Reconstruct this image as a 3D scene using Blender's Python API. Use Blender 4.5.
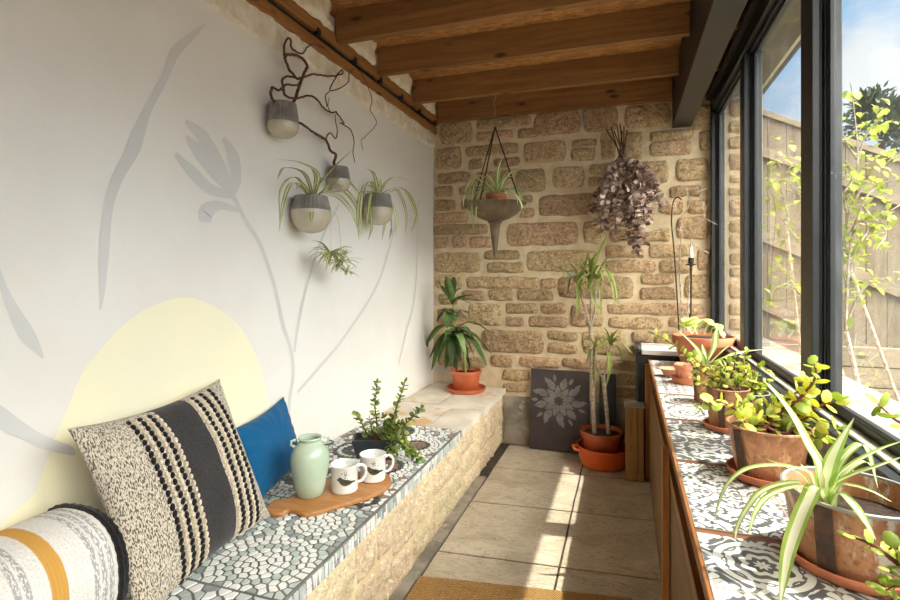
import bpy, bmesh, math, random
from mathutils import Vector, Matrix, noise
R = random.Random(7)
PI = math.pi
SC = bpy.context.scene
COL = SC.collection
for _o in list(bpy.data.objects):
    bpy.data.objects.remove(_o)

# ------------------------------------------------------------------ camera
F, HX, HY, EYE = 520.0, 626.0, 271.0, 1.45          # focal length in pixels, vanishing point, eye height
TH = math.atan((HX - 450) / F)
CT, ST = math.cos(TH), math.sin(TH)
cam = bpy.data.cameras.new('camera')
cam.sensor_width = 36.0
cam.lens = 36.0 * F / 900.0
cam.shift_y = (HY - 300) / 900.0
cam.clip_start = 0.02
co = bpy.data.objects.new('camera', cam)
co.location = (0, 0, EYE)
co.rotation_euler = (PI / 2, 0, TH)
COL.objects.link(co)
SC.camera = co

# ------------------------------------------------------------------ sky, sun, exposure
SUN_DIR = Vector((1.0, 0.22, 1.95)).normalized()
SC.view_settings.view_transform = 'Standard'
SC.view_settings.look = 'None'
SC.view_settings.gamma = 1.0
SC.view_settings.use_curve_mapping = False
SC.view_settings.exposure = 0.24
SKY_K, FILL_HAZE_K, SUN_K = 1.12, 11.0, 6.6
try:
    SC.cycles.max_bounces = 12
    SC.cycles.diffuse_bounces = 7
    SC.cycles.transparent_max_bounces = 24
    SC.cycles.use_denoising = True
    SC.cycles.sample_clamp_indirect = 8.0
except Exception:
    pass

def lin(r, g, b, a=1.0):
    f = lambda c: (c / 255 / 12.92) if c / 255 <= 0.04045 else ((c / 255 + 0.055) / 1.055) ** 2.4
    return (f(r), f(g), f(b), a)

class NT:
    """small helper to write node trees"""
    def __init__(s, tree):
        s.t = tree
    def n(s, typ, **kw):
        o = s.t.nodes.new(typ)
        for k, v in kw.items():
            setattr(o, k, v)
        return o
    def put(s, sock, val):
        if val is None:
            return
        if isinstance(val, bpy.types.NodeSocket):
            s.t.links.new(val, sock)
        else:
            sock.default_value = val
    def m(s, op, a, b=None, c=None, clamp=False):
        o = s.n('ShaderNodeMath', operation=op, use_clamp=clamp)
        s.put(o.inputs[0], a); s.put(o.inputs[1], b)
        if c is not None:
            s.put(o.inputs[2], c)
        return o.outputs[0]
    def vm(s, op, a, b=None):
        o = s.n('ShaderNodeVectorMath', operation=op)
        s.put(o.inputs[0], a); s.put(o.inputs[1], b)
        return o.outputs['Value'] if op in ('DOT_PRODUCT', 'LENGTH', 'DISTANCE') else o.outputs[0]
    def sep(s, v):
        o = s.n('ShaderNodeSeparateXYZ'); s.put(o.inputs[0], v)
        return o.outputs[0], o.outputs[1], o.outputs[2]
    def comb(s, x, y, z):
        o = s.n('ShaderNodeCombineXYZ')
        s.put(o.inputs[0], x); s.put(o.inputs[1], y); s.put(o.inputs[2], z)
        return o.outputs[0]
    def mix(s, f, a, b):
        o = s.n('ShaderNodeMix', data_type='RGBA')
        s.put(o.inputs[0], f); s.put(o.inputs[6], a); s.put(o.inputs[7], b)
        return o.outputs[2]
    def rng(s, v, a, b, c=0.0, d=1.0, smooth=True):
        o = s.n('ShaderNodeMapRange', interpolation_type='SMOOTHSTEP' if smooth else 'LINEAR')
        s.put(o.inputs[0], v); s.put(o.inputs[1], a); s.put(o.inputs[2], b); s.put(o.inputs[3], c); s.put(o.inputs[4], d)
        return o.outputs[0]
    def noise(s, vec, scale, detail=4.0, rough=0.55, dist=0.0):
        o = s.n('ShaderNodeTexNoise')
        s.put(o.inputs['Vector'], vec); s.put(o.inputs['Scale'], scale); s.put(o.inputs['Detail'], detail)
        s.put(o.inputs['Roughness'], rough); s.put(o.inputs['Distortion'], dist)
        return o.outputs['Fac']
    def voro(s, vec, scale, feature='F1', out='Distance'):
        o = s.n('ShaderNodeTexVoronoi', feature=feature)
        s.put(o.inputs['Vector'], vec); s.put(o.inputs['Scale'], scale)
        return o.outputs[out]
    def bump(s, h, strength=0.3, dist=0.01, normal=None):
        o = s.n('ShaderNodeBump')
        s.put(o.inputs['Strength'], strength); s.put(o.inputs['Distance'], dist); s.put(o.inputs['Height'], h)
        if normal is not None:
            s.put(o.inputs['Normal'], normal)
        return o.outputs[0]

# the sky: blue to the north, unseen bright haze added to light the room
wd = bpy.data.worlds.new('sky'); SC.world = wd; wd.use_nodes = True
w = NT(wd.node_tree); wd.node_tree.nodes.clear()
wv = w.n('ShaderNodeTexCoord').outputs['Generated']
wx, wy, wz = w.sep(wv)
blue = w.mix(w.rng(wz, 0.0, 0.55), lin(214, 226, 236), lin(122, 188, 246))
cl = w.noise(w.vm('MULTIPLY', wv, (1.0, 1.0, 2.4)), 3.2, 7.0, 0.6, 0.2)
cmask = w.rng(cl, 0.60, 0.72)
puff = w.vm('DISTANCE', wv, Vector((0.335, 0.905, 0.262)))
puff = w.rng(w.m('ADD', puff, w.m('MULTIPLY', w.m('SUBTRACT', cl, 0.5), -0.45)), 0.02, 0.16, 1.0, 0.0)
cmask = w.m('MAXIMUM', w.m('MULTIPLY', cmask, 0.22), puff)
skyc = w.mix(cmask, blue, lin(244, 246, 250))
side = w.vm('DOT_PRODUCT', wv, Vector((0.66, -0.50, 0.84)).normalized())
fill_haze = w.m('MULTIPLY', w.rng(side, 0.36, 0.90), w.rng(wz, 0.05, 0.42, 0.19, 1.0))
skyc = w.mix(fill_haze, skyc, lin(255, 247, 236))
stren = w.m('MULTIPLY', w.m('ADD', 1.0, w.m('MULTIPLY', fill_haze, FILL_HAZE_K)), SKY_K)
bg = w.n('ShaderNodeBackground'); w.put(bg.inputs[0], skyc); w.put(bg.inputs[1], stren)
w.put(w.n('ShaderNodeOutputWorld').inputs[0], bg.outputs[0])

sl = bpy.data.lights.new('sun', 'SUN')
sl.energy = SUN_K; sl.angle = math.radians(0.6); sl.color = (1.0, 0.93, 0.82)
so = bpy.data.objects.new('sun', sl); COL.objects.link(so)
so.rotation_euler = SUN_DIR.to_track_quat('Z', 'Y').to_euler()
so.location = (3, 1, 6)

# ------------------------------------------------------------------ photo ray helpers (points on known planes of the room)
def ray(x, y):
    a, b = (x - 450) / F, (HY - y) / F
    return Vector((a * CT - ST, a * ST + CT, b))
EYEV = Vector((0, 0, EYE))
def onX(x, y, X): d = ray(x, y); return EYEV + d * (X / d.x)
def onY(x, y, Y): d = ray(x, y); return EYEV + d * (Y / d.y)
def onZ(x, y, Z): d = ray(x, y); return EYEV + d * ((Z - EYE) / d.z)

# ------------------------------------------------------------------ mesh builder
def frames(pts):
    pts = [Vector(p) for p in pts]
    out = []; n = len(pts); up = None
    for i in range(n):
        t = (pts[min(i + 1, n - 1)] - pts[max(i - 1, 0)])
        t = t.normalized() if t.length > 1e-9 else Vector((0, 0, 1))
        if up is None:
            up = Vector((0, 0, 1)) if abs(t.z) < 0.9 else Vector((1, 0, 0))
        s = t.cross(up)
        s = s.normalized() if s.length > 1e-6 else Vector((1, 0, 0))
        up = s.cross(t).normalized()
        out.append((pts[i], t, s, up))
    return out

def smooth_path(pts, k=6):
    """Catmull-Rom through the points"""
    P = [Vector(p) for p in pts]
    if len(P) < 3:
        return [P[0].lerp(P[-1], i / k) for i in range(k + 1)]
    Q = [P[0] * 2 - P[1]] + P + [P[-1] * 2 - P[-2]]
    out = []
    for i in range(1, len(Q) - 2):
        a, b, c, d = Q[i - 1], Q[i], Q[i + 1], Q[i + 2]
        for j in range(k):
            t = j / k
            out.append(0.5 * ((2 * b) + (c - a) * t + (2 * a - 5 * b + 4 * c - d) * t * t + (3 * b - a - 3 * c + d) * t ** 3))
    out.append(P[-1])
    return out

class MB:
    def __init__(s):
        s.v = []; s.f = []; s.mi = []
    def add(s, vs, fs, m=0):
        b = len(s.v)
        s.v.extend(Vector(x) for x in vs)
        for i, f in enumerate(fs):
            s.f.append([b + k for k in f])
            s.mi.append(m[i] if isinstance(m, (list, tuple)) else m)
        return s
    def box(s, x0, y0, z0, x1, y1, z1, m=0):
        vs = [(x0, y0, z0), (x1, y0, z0), (x1, y1, z0), (x0, y1, z0), (x0, y0, z1), (x1, y0, z1), (x1, y1, z1), (x0, y1, z1)]
        return s.add(vs, [(0, 3, 2, 1), (4, 5, 6, 7), (0, 1, 5, 4), (1, 2, 6, 5), (2, 3, 7, 6), (3, 0, 4, 7)], m)
    def tube(s, pts, r, n=8, m=0, cap=True):
        fr = frames(pts); L = len(fr); vs = []; fs = []
        for i, (p, t, sd, up) in enumerate(fr):
            rr = r[min(i, len(r) - 1)] if isinstance(r, (list, tuple)) else r
            for k in range(n):
                a = 2 * PI * k / n
                vs.append(p + sd * (rr * math.cos(a)) + up * (rr * math.sin(a)))
        for i in range(L - 1):
            for k in range(n):
                a, b = i * n + k, i * n + (k + 1) % n
                fs.append((a, b, b + n, a + n))
        if cap:
            fs.append(tuple(range(n - 1, -1, -1))); fs.append(tuple(range((L - 1) * n, L * n)))
        return s.add(vs, fs, m)
    def lathe(s, prof, n=32, c=(0, 0, 0), m=0, wob=None):
        c = Vector(c); vs = []; fs = []; L = len(prof)
        for i, (r, z) in enumerate(prof):
            for k in range(n):
                a = 2 * PI * k / n
                rr = r if wob is None else r * wob(a, z)
                vs.append(c + Vector((rr * math.cos(a), rr * math.sin(a), z)))
        ms = []
        for i in range(L - 1):
            for k in range(n):
                a, b = i * n + k, i * n + (k + 1) % n
                fs.append((a, b, b + n, a + n)); ms.append(m[i] if isinstance(m, list) else m)
        return s.add(vs, fs, ms)
    def disc(s, r, n=32, c=(0, 0, 0), m=0, bumpy=0.0):
        c = Vector(c); vs = [c]; fs = []
        for q in range(1, 5):
            for k in range(n):
                a = 2 * PI * k / n
                vs.append(c + Vector((r * q / 4 * math.cos(a), r * q / 4 * math.sin(a), (R.random() - .4) * bumpy * (1 if q < 4 else 0))))
        for k in range(n):
            fs.append((0, 1 + k, 1 + (k + 1) % n))
        for q in range(3):
            for k in range(n):
                a, b = 1 + q * n + k, 1 + q * n + (k + 1) % n
                fs.append((a, a + n, b + n, b))
        return s.add(vs, fs, m)
    def ell(s, c, ax, ay, az, nu=8, nv=5, m=0):
        """ellipsoid with three axis vectors"""
        c = Vector(c); vs = []; fs = []
        vs.append(c - az)
        for j in range(1, nv):
            ph = -PI / 2 + PI * j / nv
            for i in range(nu):
                a = 2 * PI * i / nu
                vs.append(c + ax * (math.cos(ph) * math.cos(a)) + ay * (math.cos(ph) * math.sin(a)) + az * math.sin(ph))
        vs.append(c + az); T = len(vs) - 1
        for i in range(nu):
            fs.append((0, 1 + (i + 1) % nu, 1 + i))
            fs.append((T, 1 + (nv - 2) * nu + i, 1 + (nv - 2) * nu + (i + 1) % nu))
        for j in range(nv - 2):
            for i in range(nu):
                a, b = 1 + j * nu + i, 1 + j * nu + (i + 1) % nu
                fs.append((a, b, b + nu, a + nu))
        return s.add(vs, fs, m)
    def plate(s, loop, off, m=0):
        """closed outline (3-D points) thickened by the vector off"""
        loop = [Vector(p) for p in loop]; n = len(loop); off = Vector(off)
        vs = loop + [p + off for p in loop]
        fs = [tuple(range(n - 1, -1, -1)), tuple(range(n, 2 * n))]
        for k in range(n):
            fs.append((k, (k + 1) % n, n + (k + 1) % n, n + k))
        return s.add(vs, fs, m)
    def strap(s, path, wid, up=(0, 0, 1), fold=0.25, ms=(0, 1, 1, 0), side=None):
        """long narrow leaf: path, half-width function or list, fold of the midrib"""
        P = [Vector(p) for p in path]; L = len(P); vs = []; fs = []; mm = []
        cols = len(ms) + 1
        prev = None
        for i in range(L):
            t = (P[min(i + 1, L - 1)] - P[max(i - 1, 0)]).normalized()
            sd = Vector(side) if side is not None else t.cross(Vector(up))
            if sd.length < 0.15:
                sd = prev if prev is not None else t.cross(Vector((1, 0, 0)))
            sd = (sd - t * sd.dot(t)).normalized()
            if prev is not None and sd.dot(prev) < 0:
                sd = -sd
            prev = sd
            nr = sd.cross(t)
            h = wid(i / (L - 1)) if callable(wid) else wid[i]
            for k in range(cols):
                q = -1 + 2 * k / (cols - 1)
                vs.append(P[i] + sd * (h * q) + nr * (abs(q) * h * fold))
        for i in range(L - 1):
            for k in range(cols - 1):
                a = i * cols + k
                fs.append((a, a + 1, a + 1 + cols, a + cols)); mm.append(ms[k])
        return s.add(vs, fs, mm)
    def build(s, name, mats, parent=None, loc=None, smooth=True, bevel=0.0, bseg=2, angle=40, world=True, solid=0.0):
        """link as ONE object; vertices given in world space when world, else local to the parent"""
        if parent is not None and world:
            o0 = root_loc(parent)
            vs = [v - o0 for v in s.v]
        elif loc is not None:
            vs = [v - Vector(loc) for v in s.v] if world else s.v
        else:
            vs = s.v
        me = bpy.data.meshes.new(name)
        me.from_pydata([tuple(v) for v in vs], [], s.f)
        if not isinstance(mats, (list, tuple)):
            mats = [mats]
        for q in mats:
            me.materials.append(q)
        me.polygons.foreach_set('material_index', s.mi)
        if smooth:
            me.polygons.foreach_set('use_smooth', [True] * len(s.f))
            try:
                me.set_sharp_from_angle(angle=math.radians(angle))
            except Exception:
                pass
        me.update()
        o = bpy.data.objects.new(name, me); COL.objects.link(o)
        if parent is not None:
            o.parent = parent
        elif loc is not None:
            o.location = loc
        if bevel:
            b = o.modifiers.new('bevel', 'BEVEL'); b.width = bevel; b.segments = bseg; b.limit_method = 'ANGLE'; b.angle_limit = math.radians(35)
        if solid:
            q = o.modifiers.new('solidify', 'SOLIDIFY'); q.thickness = solid; q.offset = 0
        return o

def root_loc(o):
    v = Vector(o.location)
    while o.parent is not None:
        o = o.parent; v += Vector(o.location)
    return v

def tag(o, label=None, cat=None, group=None, kind=None):
    if label: o['label'] = label
    if cat: o['category'] = cat
    if group: o['group'] = group
    if kind: o['kind'] = kind
    return o

def thing(name, label, cat, loc, group=None):
    o = bpy.data.objects.new(name, None); COL.objects.link(o)
    o.empty_display_size = 0.05
    o.location = Vector(loc)
    return tag(o, label, cat, group)

def struct(name, mb, mats, parent=None, **kw):
    o = mb.build(name, mats, parent, **kw)
    o['kind'] = 'structure'
    return o
# ------------------------------------------------------------------ materials
def newmat(name):
    m = bpy.data.materials.new(name); m.use_nodes = True
    m.node_tree.nodes.clear()
    k = NT(m.node_tree)
    b = k.n('ShaderNodeBsdfPrincipled'); o = k.n('ShaderNodeOutputMaterial')
    k.put(o.inputs[0], b.outputs[0])
    tc = k.n('ShaderNodeTexCoord').outputs['Object']
    return m, k, b, tc

def mat(name, c1, c2=None, scale=6.0, rough=0.6, bump=0.0, bscale=60.0, bdist=0.004, metal=0.0, spec=0.5, stretch=(1, 1, 1),
        contrast=(0.35, 0.65), detail=5.0, coat=0.0, spots=None, island=0.0):
    m, k, b, tc = newmat(name)
    v = k.vm('MULTIPLY', tc, stretch)
    col = lin(*c1)
    if c2 is not None:
        f = k.rng(k.noise(v, scale, detail), contrast[0], contrast[1])
        col = k.mix(f, lin(*c1), lin(*c2))
    if spots is not None:                      # (colour, scale, lo, hi)
        f = k.rng(k.noise(v, spots[1], 3.0), spots[2], spots[3])
        col = k.mix(f, col, lin(*spots[0]))
    if island:
        g = k.n('ShaderNodeNewGeometry').outputs['Random Per Island']
        hsv = k.n('ShaderNodeHueSaturation')
        k.put(hsv.inputs['Value'], k.rng(g, 0.0, 1.0, 1.0 - island, 1.0 + island, False)); k.put(hsv.inputs['Color'], col)
        col = hsv.outputs[0]
    k.put(b.inputs['Base Color'], col)
    b.inputs['Roughness'].default_value = rough
    b.inputs['Metallic'].default_value = metal
    b.inputs['Specular IOR Level'].default_value = spec
    b.inputs['Coat Weight'].default_value = coat
    if bump:
        h = k.noise(v, bscale, 6.0, 0.65)
        k.put(b.inputs['Normal'], k.bump(h, bump, bdist))
    return m

def leafmat(name, c1, c2, scale=20.0, rough=0.45, trans=0.35, tcol=None):
    m, k, b, tc = newmat(name)
    col = k.mix(k.rng(k.noise(tc, scale, 3.0), 0.35, 0.65), lin(*c1), lin(*c2))
    g = k.n('ShaderNodeNewGeometry').outputs['Random Per Island']
    hsv = k.n('ShaderNodeHueSaturation')
    k.put(hsv.inputs['Value'], k.rng(g, 0.0, 1.0, 0.8, 1.2, False)); k.put(hsv.inputs['Color'], col)
    k.put(b.inputs['Base Color'], hsv.outputs[0]); b.inputs['Roughness'].default_value = rough
    b.inputs['Specular IOR Level'].default_value = 0.4
    t = k.n('ShaderNodeBsdfTranslucent'); k.put(t.inputs[0], lin(*tcol) if tcol else hsv.outputs[0])
    mx = k.n('ShaderNodeMixShader'); mx.inputs[0].default_value = trans
    k.put(mx.inputs[1], b.outputs[0]); k.put(mx.inputs[2], t.outputs[0])
    out = [q for q in m.node_tree.nodes if q.type == 'OUTPUT_MATERIAL'][0]
    k.put(out.inputs[0], mx.outputs[0])
    return m

def wood(name, c1, c2, c3, axis=0, rough=0.6, ring=14.0, knots=True, dirt=0.0):
    m, k, b, tc = newmat(name)
    st = [ring, ring, ring]; st[axis] = ring * 0.07
    v = k.vm('MULTIPLY', tc, tuple(st))
    n1 = k.noise(v, 1.0, 5.0, 0.6, 0.8)
    n2 = k.noise(v, 6.0, 4.0, 0.6, 0.3)
    col = k.mix(k.rng(n1, 0.3, 0.7), lin(*c1), lin(*c2))
    col = k.mix(k.m('MULTIPLY', k.rng(n2, 0.5, 0.75), 0.55), col, lin(*c3))
    if knots:
        st2 = [7.0, 7.0, 7.0]; st2[axis] = 2.6
        d = k.voro(k.vm('MULTIPLY', tc, tuple(st2)), 1.0)
        col = k.mix(k.m('MULTIPLY', k.rng(d, 0.05, 0.15, 1.0, 0.0), 0.8), col, lin(c3[0] * .5, c3[1] * .45, c3[2] * .4))
    if dirt:
        col = k.mix(k.m('MULTIPLY', k.rng(k.noise(tc, 2.2, 5.0), 0.45, 0.7), dirt), col, lin(c3[0] * .55, c3[1] * .5, c3[2] * .48))
    k.put(b.inputs['Base Color'], col); b.inputs['Roughness'].default_value = rough
    b.inputs['Specular IOR Level'].default_value = 0.3
    k.put(b.inputs['Normal'], k.bump(n2, 0.25, 0.003))
    return m

# plaster
def plaster():
    m, k, b, tc = newmat('white_plaster')
    n = k.noise(tc, 2.0, 5.0)
    col = k.mix(k.rng(n, 0.35, 0.7), lin(232, 227, 219), lin(227, 221, 212))
    k.put(b.inputs['Base Color'], col); b.inputs['Roughness'].default_value = 0.85
    b.inputs['Specular IOR Level'].default_value = 0.2
    k.put(b.inputs['Normal'], k.bump(k.m('ADD', k.noise(tc, 9.0, 5.0), k.m('MULTIPLY', k.noise(tc, 90.0, 3.0), 0.15)), 0.22, 0.012))
    return m
M_PLASTER = plaster()
M_GREYPAINT = mat('pale_grey_paint', (212, 209, 204), (207, 204, 199), 3, 0.85, 0.15, 40)
M_YELPAINT = mat('pale_yellow_paint', (240, 232, 198), (236, 229, 200), 3, 0.85, 0.15, 40)
M_ROUGHCAST = mat('rough_lime_plaster', (240, 230, 212), (222, 208, 184), 14, 0.9, 0.8, 40, 0.012)

def stone_mat(name, a, b_, c, sc=1.0, isl=0.16, bump=0.9):
    m, k, b, tc = newmat(name)
    n1 = k.noise(tc, 9.0 * sc, 5.0, 0.6)
    n2 = k.noise(tc, 120.0 * sc, 3.0, 0.7)
    n3 = k.noise(tc, 44.0 * sc, 5.0, 0.75)
    n4 = k.noise(tc, 70.0 * sc, 3.0, 0.6)
    col = k.mix(k.rng(n1, 0.32, 0.68), lin(*a), lin(*b_))
    col = k.mix(k.m('MULTIPLY', k.rng(n3, 0.49, 0.60), 0.8), col, lin(*c))
    col = k.mix(k.m('MULTIPLY', k.rng(n4, 0.54, 0.66), 0.7), col, lin(min(255, a[0] * 1.16), min(255, a[1] * 1.17), min(255, a[2] * 1.2)))
    col = k.mix(k.m('MULTIPLY', k.rng(n2, 0.5, 0.72), 0.5), col, lin(min(255, a[0] * 1.14), min(255, a[1] * 1.14), min(255, a[2] * 1.14)))
    g = k.n('ShaderNodeNewGeometry').outputs['Random Per Island']
    hsv = k.n('ShaderNodeHueSaturation')
    k.put(hsv.inputs['Value'], k.rng(g, 0.0, 1.0, 1 - isl, 1 + isl, False))
    k.put(hsv.inputs['Hue'], k.rng(k.m('FRACT', k.m('MULTIPLY', g, 7.31)), 0.0, 1.0, 0.49, 0.508, False))
    k.put(hsv.inputs['Color'], col)
    k.put(b.inputs['Base Color'], hsv.outputs[0]); b.inputs['Roughness'].default_value = 0.92
    b.inputs['Specular IOR Level'].default_value = 0.15
    h = k.m('ADD', k.m('MULTIPLY', n3, 1.0), k.m('MULTIPLY', n2, 0.45))
    k.put(b.inputs['Normal'], k.bump(h, bump, 0.028))
    return m
M_STONE = stone_mat('buff_sandstone', (214, 184, 144), (196, 165, 126), (148, 118, 88))
M_STONE_PALE = stone_mat('pale_sandstone', (230, 211, 180), (216, 195, 160), (202, 178, 142), 0.8, 0.07, 0.7)
M_MORTAR = mat('sandy_mortar', (222, 202, 168), (208, 186, 150), 12, 0.95, 0.6, 70, 0.006, spec=0.1, spots=((178, 170, 158), 2.2, 0.6, 0.7))
M_MORTAR_PALE = mat('pale_mortar', (232, 212, 176), (218, 196, 158), 12, 0.95, 0.5, 70, 0.006, spec=0.1)
M_CEMENT = mat('grey_cement_render', (162, 152, 138), (126, 118, 108), 7, 0.9, 0.6, 50, 0.006, spec=0.15, spots=((176, 166, 148), 11, 0.6, 0.72))
M_JOIST = wood('joist_pine', (156, 112, 66), (130, 90, 50), (90, 58, 32), 0, 0.65, 16.0)
M_PLATE = wood('wall_plate_pine', (164, 114, 64), (140, 94, 52), (110, 70, 36), 1, 0.65, 18.0)
M_SHELFWOOD = wood('stained_pine', (150, 98, 54), (122, 78, 42), (80, 48, 26), 1, 0.5, 20.0)
M_POSTWOOD = wood('post_pine', (186, 128, 72), (158, 100, 52), (104, 62, 30), 2, 0.5, 22.0)
M_BATTEN = wood('red_brown_batten', (142, 92, 62), (118, 72, 46), (84, 48, 30), 0, 0.6, 26.0, False)
M_PLY = wood('dark_plywood', (128, 98, 66), (112, 84, 56), (86, 62, 40), 1, 0.7, 9.0, False)
M_BOXWOOD = wood('old_plank', (168, 128, 80), (146, 108, 64), (100, 72, 42), 2, 0.7, 16.0)
M_OLIVEWOOD = wood('olive_wood', (190, 138, 84), (168, 112, 62), (108, 64, 30), 0, 0.4, 24.0, False)
M_FENCE = wood('weathered_fence', (128, 114, 94), (108, 94, 76), (80, 68, 54), 2, 0.8, 14.0)
M_FENCE_H = wood('weathered_rail', (140, 126, 106), (120, 106, 86), (88, 74, 58), 0, 0.8, 14.0)

def osb():
    m, k, b, tc = newmat('strand_board')
    v = k.vm('MULTIPLY', tc, (1.0, 2.3, 1.0))
    o = k.n('ShaderNodeTexVoronoi'); k.put(o.inputs['Vector'], v); k.put(o.inputs['Scale'], 22.0)
    f = k.sep(o.outputs['Color'])[0]
    col = k.mix(f, lin(196, 140, 80), lin(150, 98, 50))
    col = k.mix(k.m('MULTIPLY', k.rng(k.noise(v, 30.0, 4.0), 0.5, 0.7), 0.5), col, lin(104, 66, 34))
    k.put(b.inputs['Base Color'], col); b.inputs['Roughness'].default_value = 0.75
    return m
M_OSB = osb()

def slab_mat():
    m, k, b, tc = newmat('riven_sandstone_paving')
    n1 = k.noise(tc, 3.2, 6.0, 0.6, 0.5)
    n2 = k.noise(k.vm('MULTIPLY', tc, (1.6, 4.0, 1.0)), 3.0, 7.0, 0.62, 1.4)
    n3 = k.noise(tc, 45.0, 4.0)
    col = k.mix(k.rng(n1, 0.35, 0.68), lin(204, 192, 172), lin(180, 166, 144))
    col = k.mix(k.m('MULTIPLY', k.rng(n2, 0.56, 0.70), 0.55), col, lin(150, 130, 104))
    rid = k.rng(k.m('ABSOLUTE', k.m('SUBTRACT', n2, 0.5)), 0.0, 0.018, 1.0, 0.0)
    col = k.mix(k.m('MULTIPLY', rid, 0.55), col, lin(112, 92, 72))
    g = k.n('ShaderNodeNewGeometry').outputs['Random Per Island']
    hsv = k.n('ShaderNodeHueSaturation'); k.put(hsv.inputs['Value'], k.rng(g, 0.0, 1.0, 0.92, 1.06, False)); k.put(hsv.inputs['Color'], col)
    k.put(b.inputs['Base Color'], hsv.outputs[0]); b.inputs['Roughness'].default_value = 0.7
    b.inputs['Specular IOR Level'].default_value = 0.3
    h = k.m('ADD', n2, k.m('MULTIPLY', n3, 0.12))
    k.put(b.inputs['Normal'], k.bump(h, 0.6, 0.02))
    return m
M_SLAB = slab_mat()
M_DIRT = mat('dark_joint_dirt', (58, 50, 42), (84, 74, 62), 20, 0.95, 0.8, 60, 0.01)
M_YARD = mat('yard_gravel', (122, 112, 94), (98, 88, 74), 9, 0.95, 0.6, 60, 0.01)
M_FLAG = mat('bench_flagstone', (220, 212, 198), (202, 190, 172), 5, 0.75, 0.5, 14, 0.012, spots=((196, 162, 118), 3.4, 0.56, 0.66))
M_BLACK = mat('black_painted_timber', (34, 35, 37), (44, 46, 48), 8, 0.42, 0.12, 40, spots=((96, 100, 104), 26, 0.70, 0.76))
M_BLACK2 = mat('dark_grey_painted_timber', (47, 49, 51), (38, 40, 42), 6, 0.42, 0.12, 40, spots=((130, 134, 138), 30, 0.70, 0.75))
M_SILL_SUNLIT = mat('sunlit_pale_sill', (196, 192, 184), (168, 164, 156), 9, 0.6, 0.1, 40)  # top of the black rail, its sunlight put into the colour
M_STEEL = mat('grey_primed_steel', (52, 49, 46), (45, 42, 39), 4, 0.5, 0.05, 60)
M_STEELDARK = mat('dark_primed_steel', (34, 33, 32), (28, 27, 26), 4, 0.5)
M_WHITEBOARD = mat('white_painted_board', (226, 222, 214), (210, 206, 198), 5, 0.6, 0.1, 40)
M_FASCIA = mat('pale_fascia_board', (226, 216, 192), (214, 202, 176), 5, 0.6)
M_SOFFIT = mat('olive_soffit_board', (120, 112, 88), (106, 98, 76), 5, 0.7)
M_GUTTER = mat('black_gutter_plastic', (30, 30, 32), None, rough=0.35)
M_CABLE = mat('black_cable_rubber', (22, 21, 20), None, rough=0.6)

def glass():
    m = bpy.data.materials.new('window_glass'); m.use_nodes = True; m.node_tree.nodes.clear()
    k = NT(m.node_tree)
    t = k.n('ShaderNodeBsdfTransparent'); t.inputs[0].default_value = (0.95, 0.97, 0.96, 1)
    g = k.n('ShaderNodeBsdfGlossy'); g.inputs[0].default_value = (1, 1, 1, 1); g.inputs['Roughness'].default_value = 0.0
    fr = k.n('ShaderNodeFresnel'); fr.inputs[0].default_value = 1.45
    mx = k.n('ShaderNodeMixShader'); bf = k.n('ShaderNodeNewGeometry').outputs['Backfacing']
    k.put(mx.inputs[0], k.m('MULTIPLY', k.m('MULTIPLY', fr.outputs[0], 1.2, clamp=True), k.m('SUBTRACT', 1.0, bf)))
    k.put(mx.inputs[1], t.outputs[0]); k.put(mx.inputs[2], g.outputs[0])
    df = k.n('ShaderNodeBsdfTranslucent'); df.inputs[0].default_value = (0.9, 0.92, 0.92, 1)
    tc = k.n('ShaderNodeTexCoord').outputs['Object']
    m2 = k.n('ShaderNodeMixShader'); k.put(m2.inputs[0], k.rng(k.noise(tc, 5.0, 5.0), 0.35, 0.75, 0.004, 0.018))
    k.put(m2.inputs[1], mx.outputs[0]); k.put(m2.inputs[2], df.outputs[0])
    k.put(k.n('ShaderNodeOutputMaterial').inputs[0], m2.outputs[0])
    return m
M_GLASS = glass()

# pots and vessels
M_TERRA = mat('terracotta', (200, 122, 84), (182, 106, 72), 9, 0.75, 0.25, 70, spots=((214, 150, 118), 7, 0.6, 0.75))
M_TERRA_PALE = mat('bleached_terracotta', (210, 130, 92), (222, 164, 132), 7, 0.8, 0.3, 60)
M_PLASTICPOT = mat('orange_plastic_pot', (194, 102, 62), (184, 94, 58), 6, 0.45)
M_TERRA_GLAZE = mat('glossy_terracotta', (172, 82, 46), (150, 68, 40), 6, 0.22)
M_ENAMEL_ORANGE = mat('orange_enamel', (222, 104, 46), (206, 88, 36), 4, 0.18, coat=0.6)
M_SOIL = mat('potting_soil', (66, 48, 36), (40, 30, 24), 40, 0.95, 1.0, 70, 0.01)
def rust(name, a, b_, c, d, rough=0.6):
    m, k, b, tc = newmat(name)
    n1 = k.noise(tc, 11.0, 6.0, 0.65); n2 = k.noise(k.vm('MULTIPLY', tc, (1, 1, 0.45)), 26.0, 6.0, 0.7); n3 = k.noise(tc, 90.0, 4.0)
    col = k.mix(k.rng(n1, 0.4, 0.6), lin(*a), lin(*b_))
    col = k.mix(k.rng(n2, 0.5, 0.62), col, lin(*c))
    col = k.mix(k.m('MULTIPLY', k.rng(n3, 0.55, 0.7), 0.6), col, lin(*d))
    k.put(b.inputs['Base Color'], col); b.inputs['Roughness'].default_value = rough
    b.inputs['Metallic'].default_value = 0.15
    k.put(b.inputs['Normal'], k.bump(k.m('ADD', n2, n3), 0.4, 0.004))
    return m
M_RUST = rust('rusty_tin', (186, 132, 92), (158, 108, 74), (200, 150, 108), (120, 80, 56))
M_RUSTDARK = rust('dark_rusty_seam', (84, 58, 42), (66, 46, 36), (110, 76, 54), (48, 34, 28))
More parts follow.
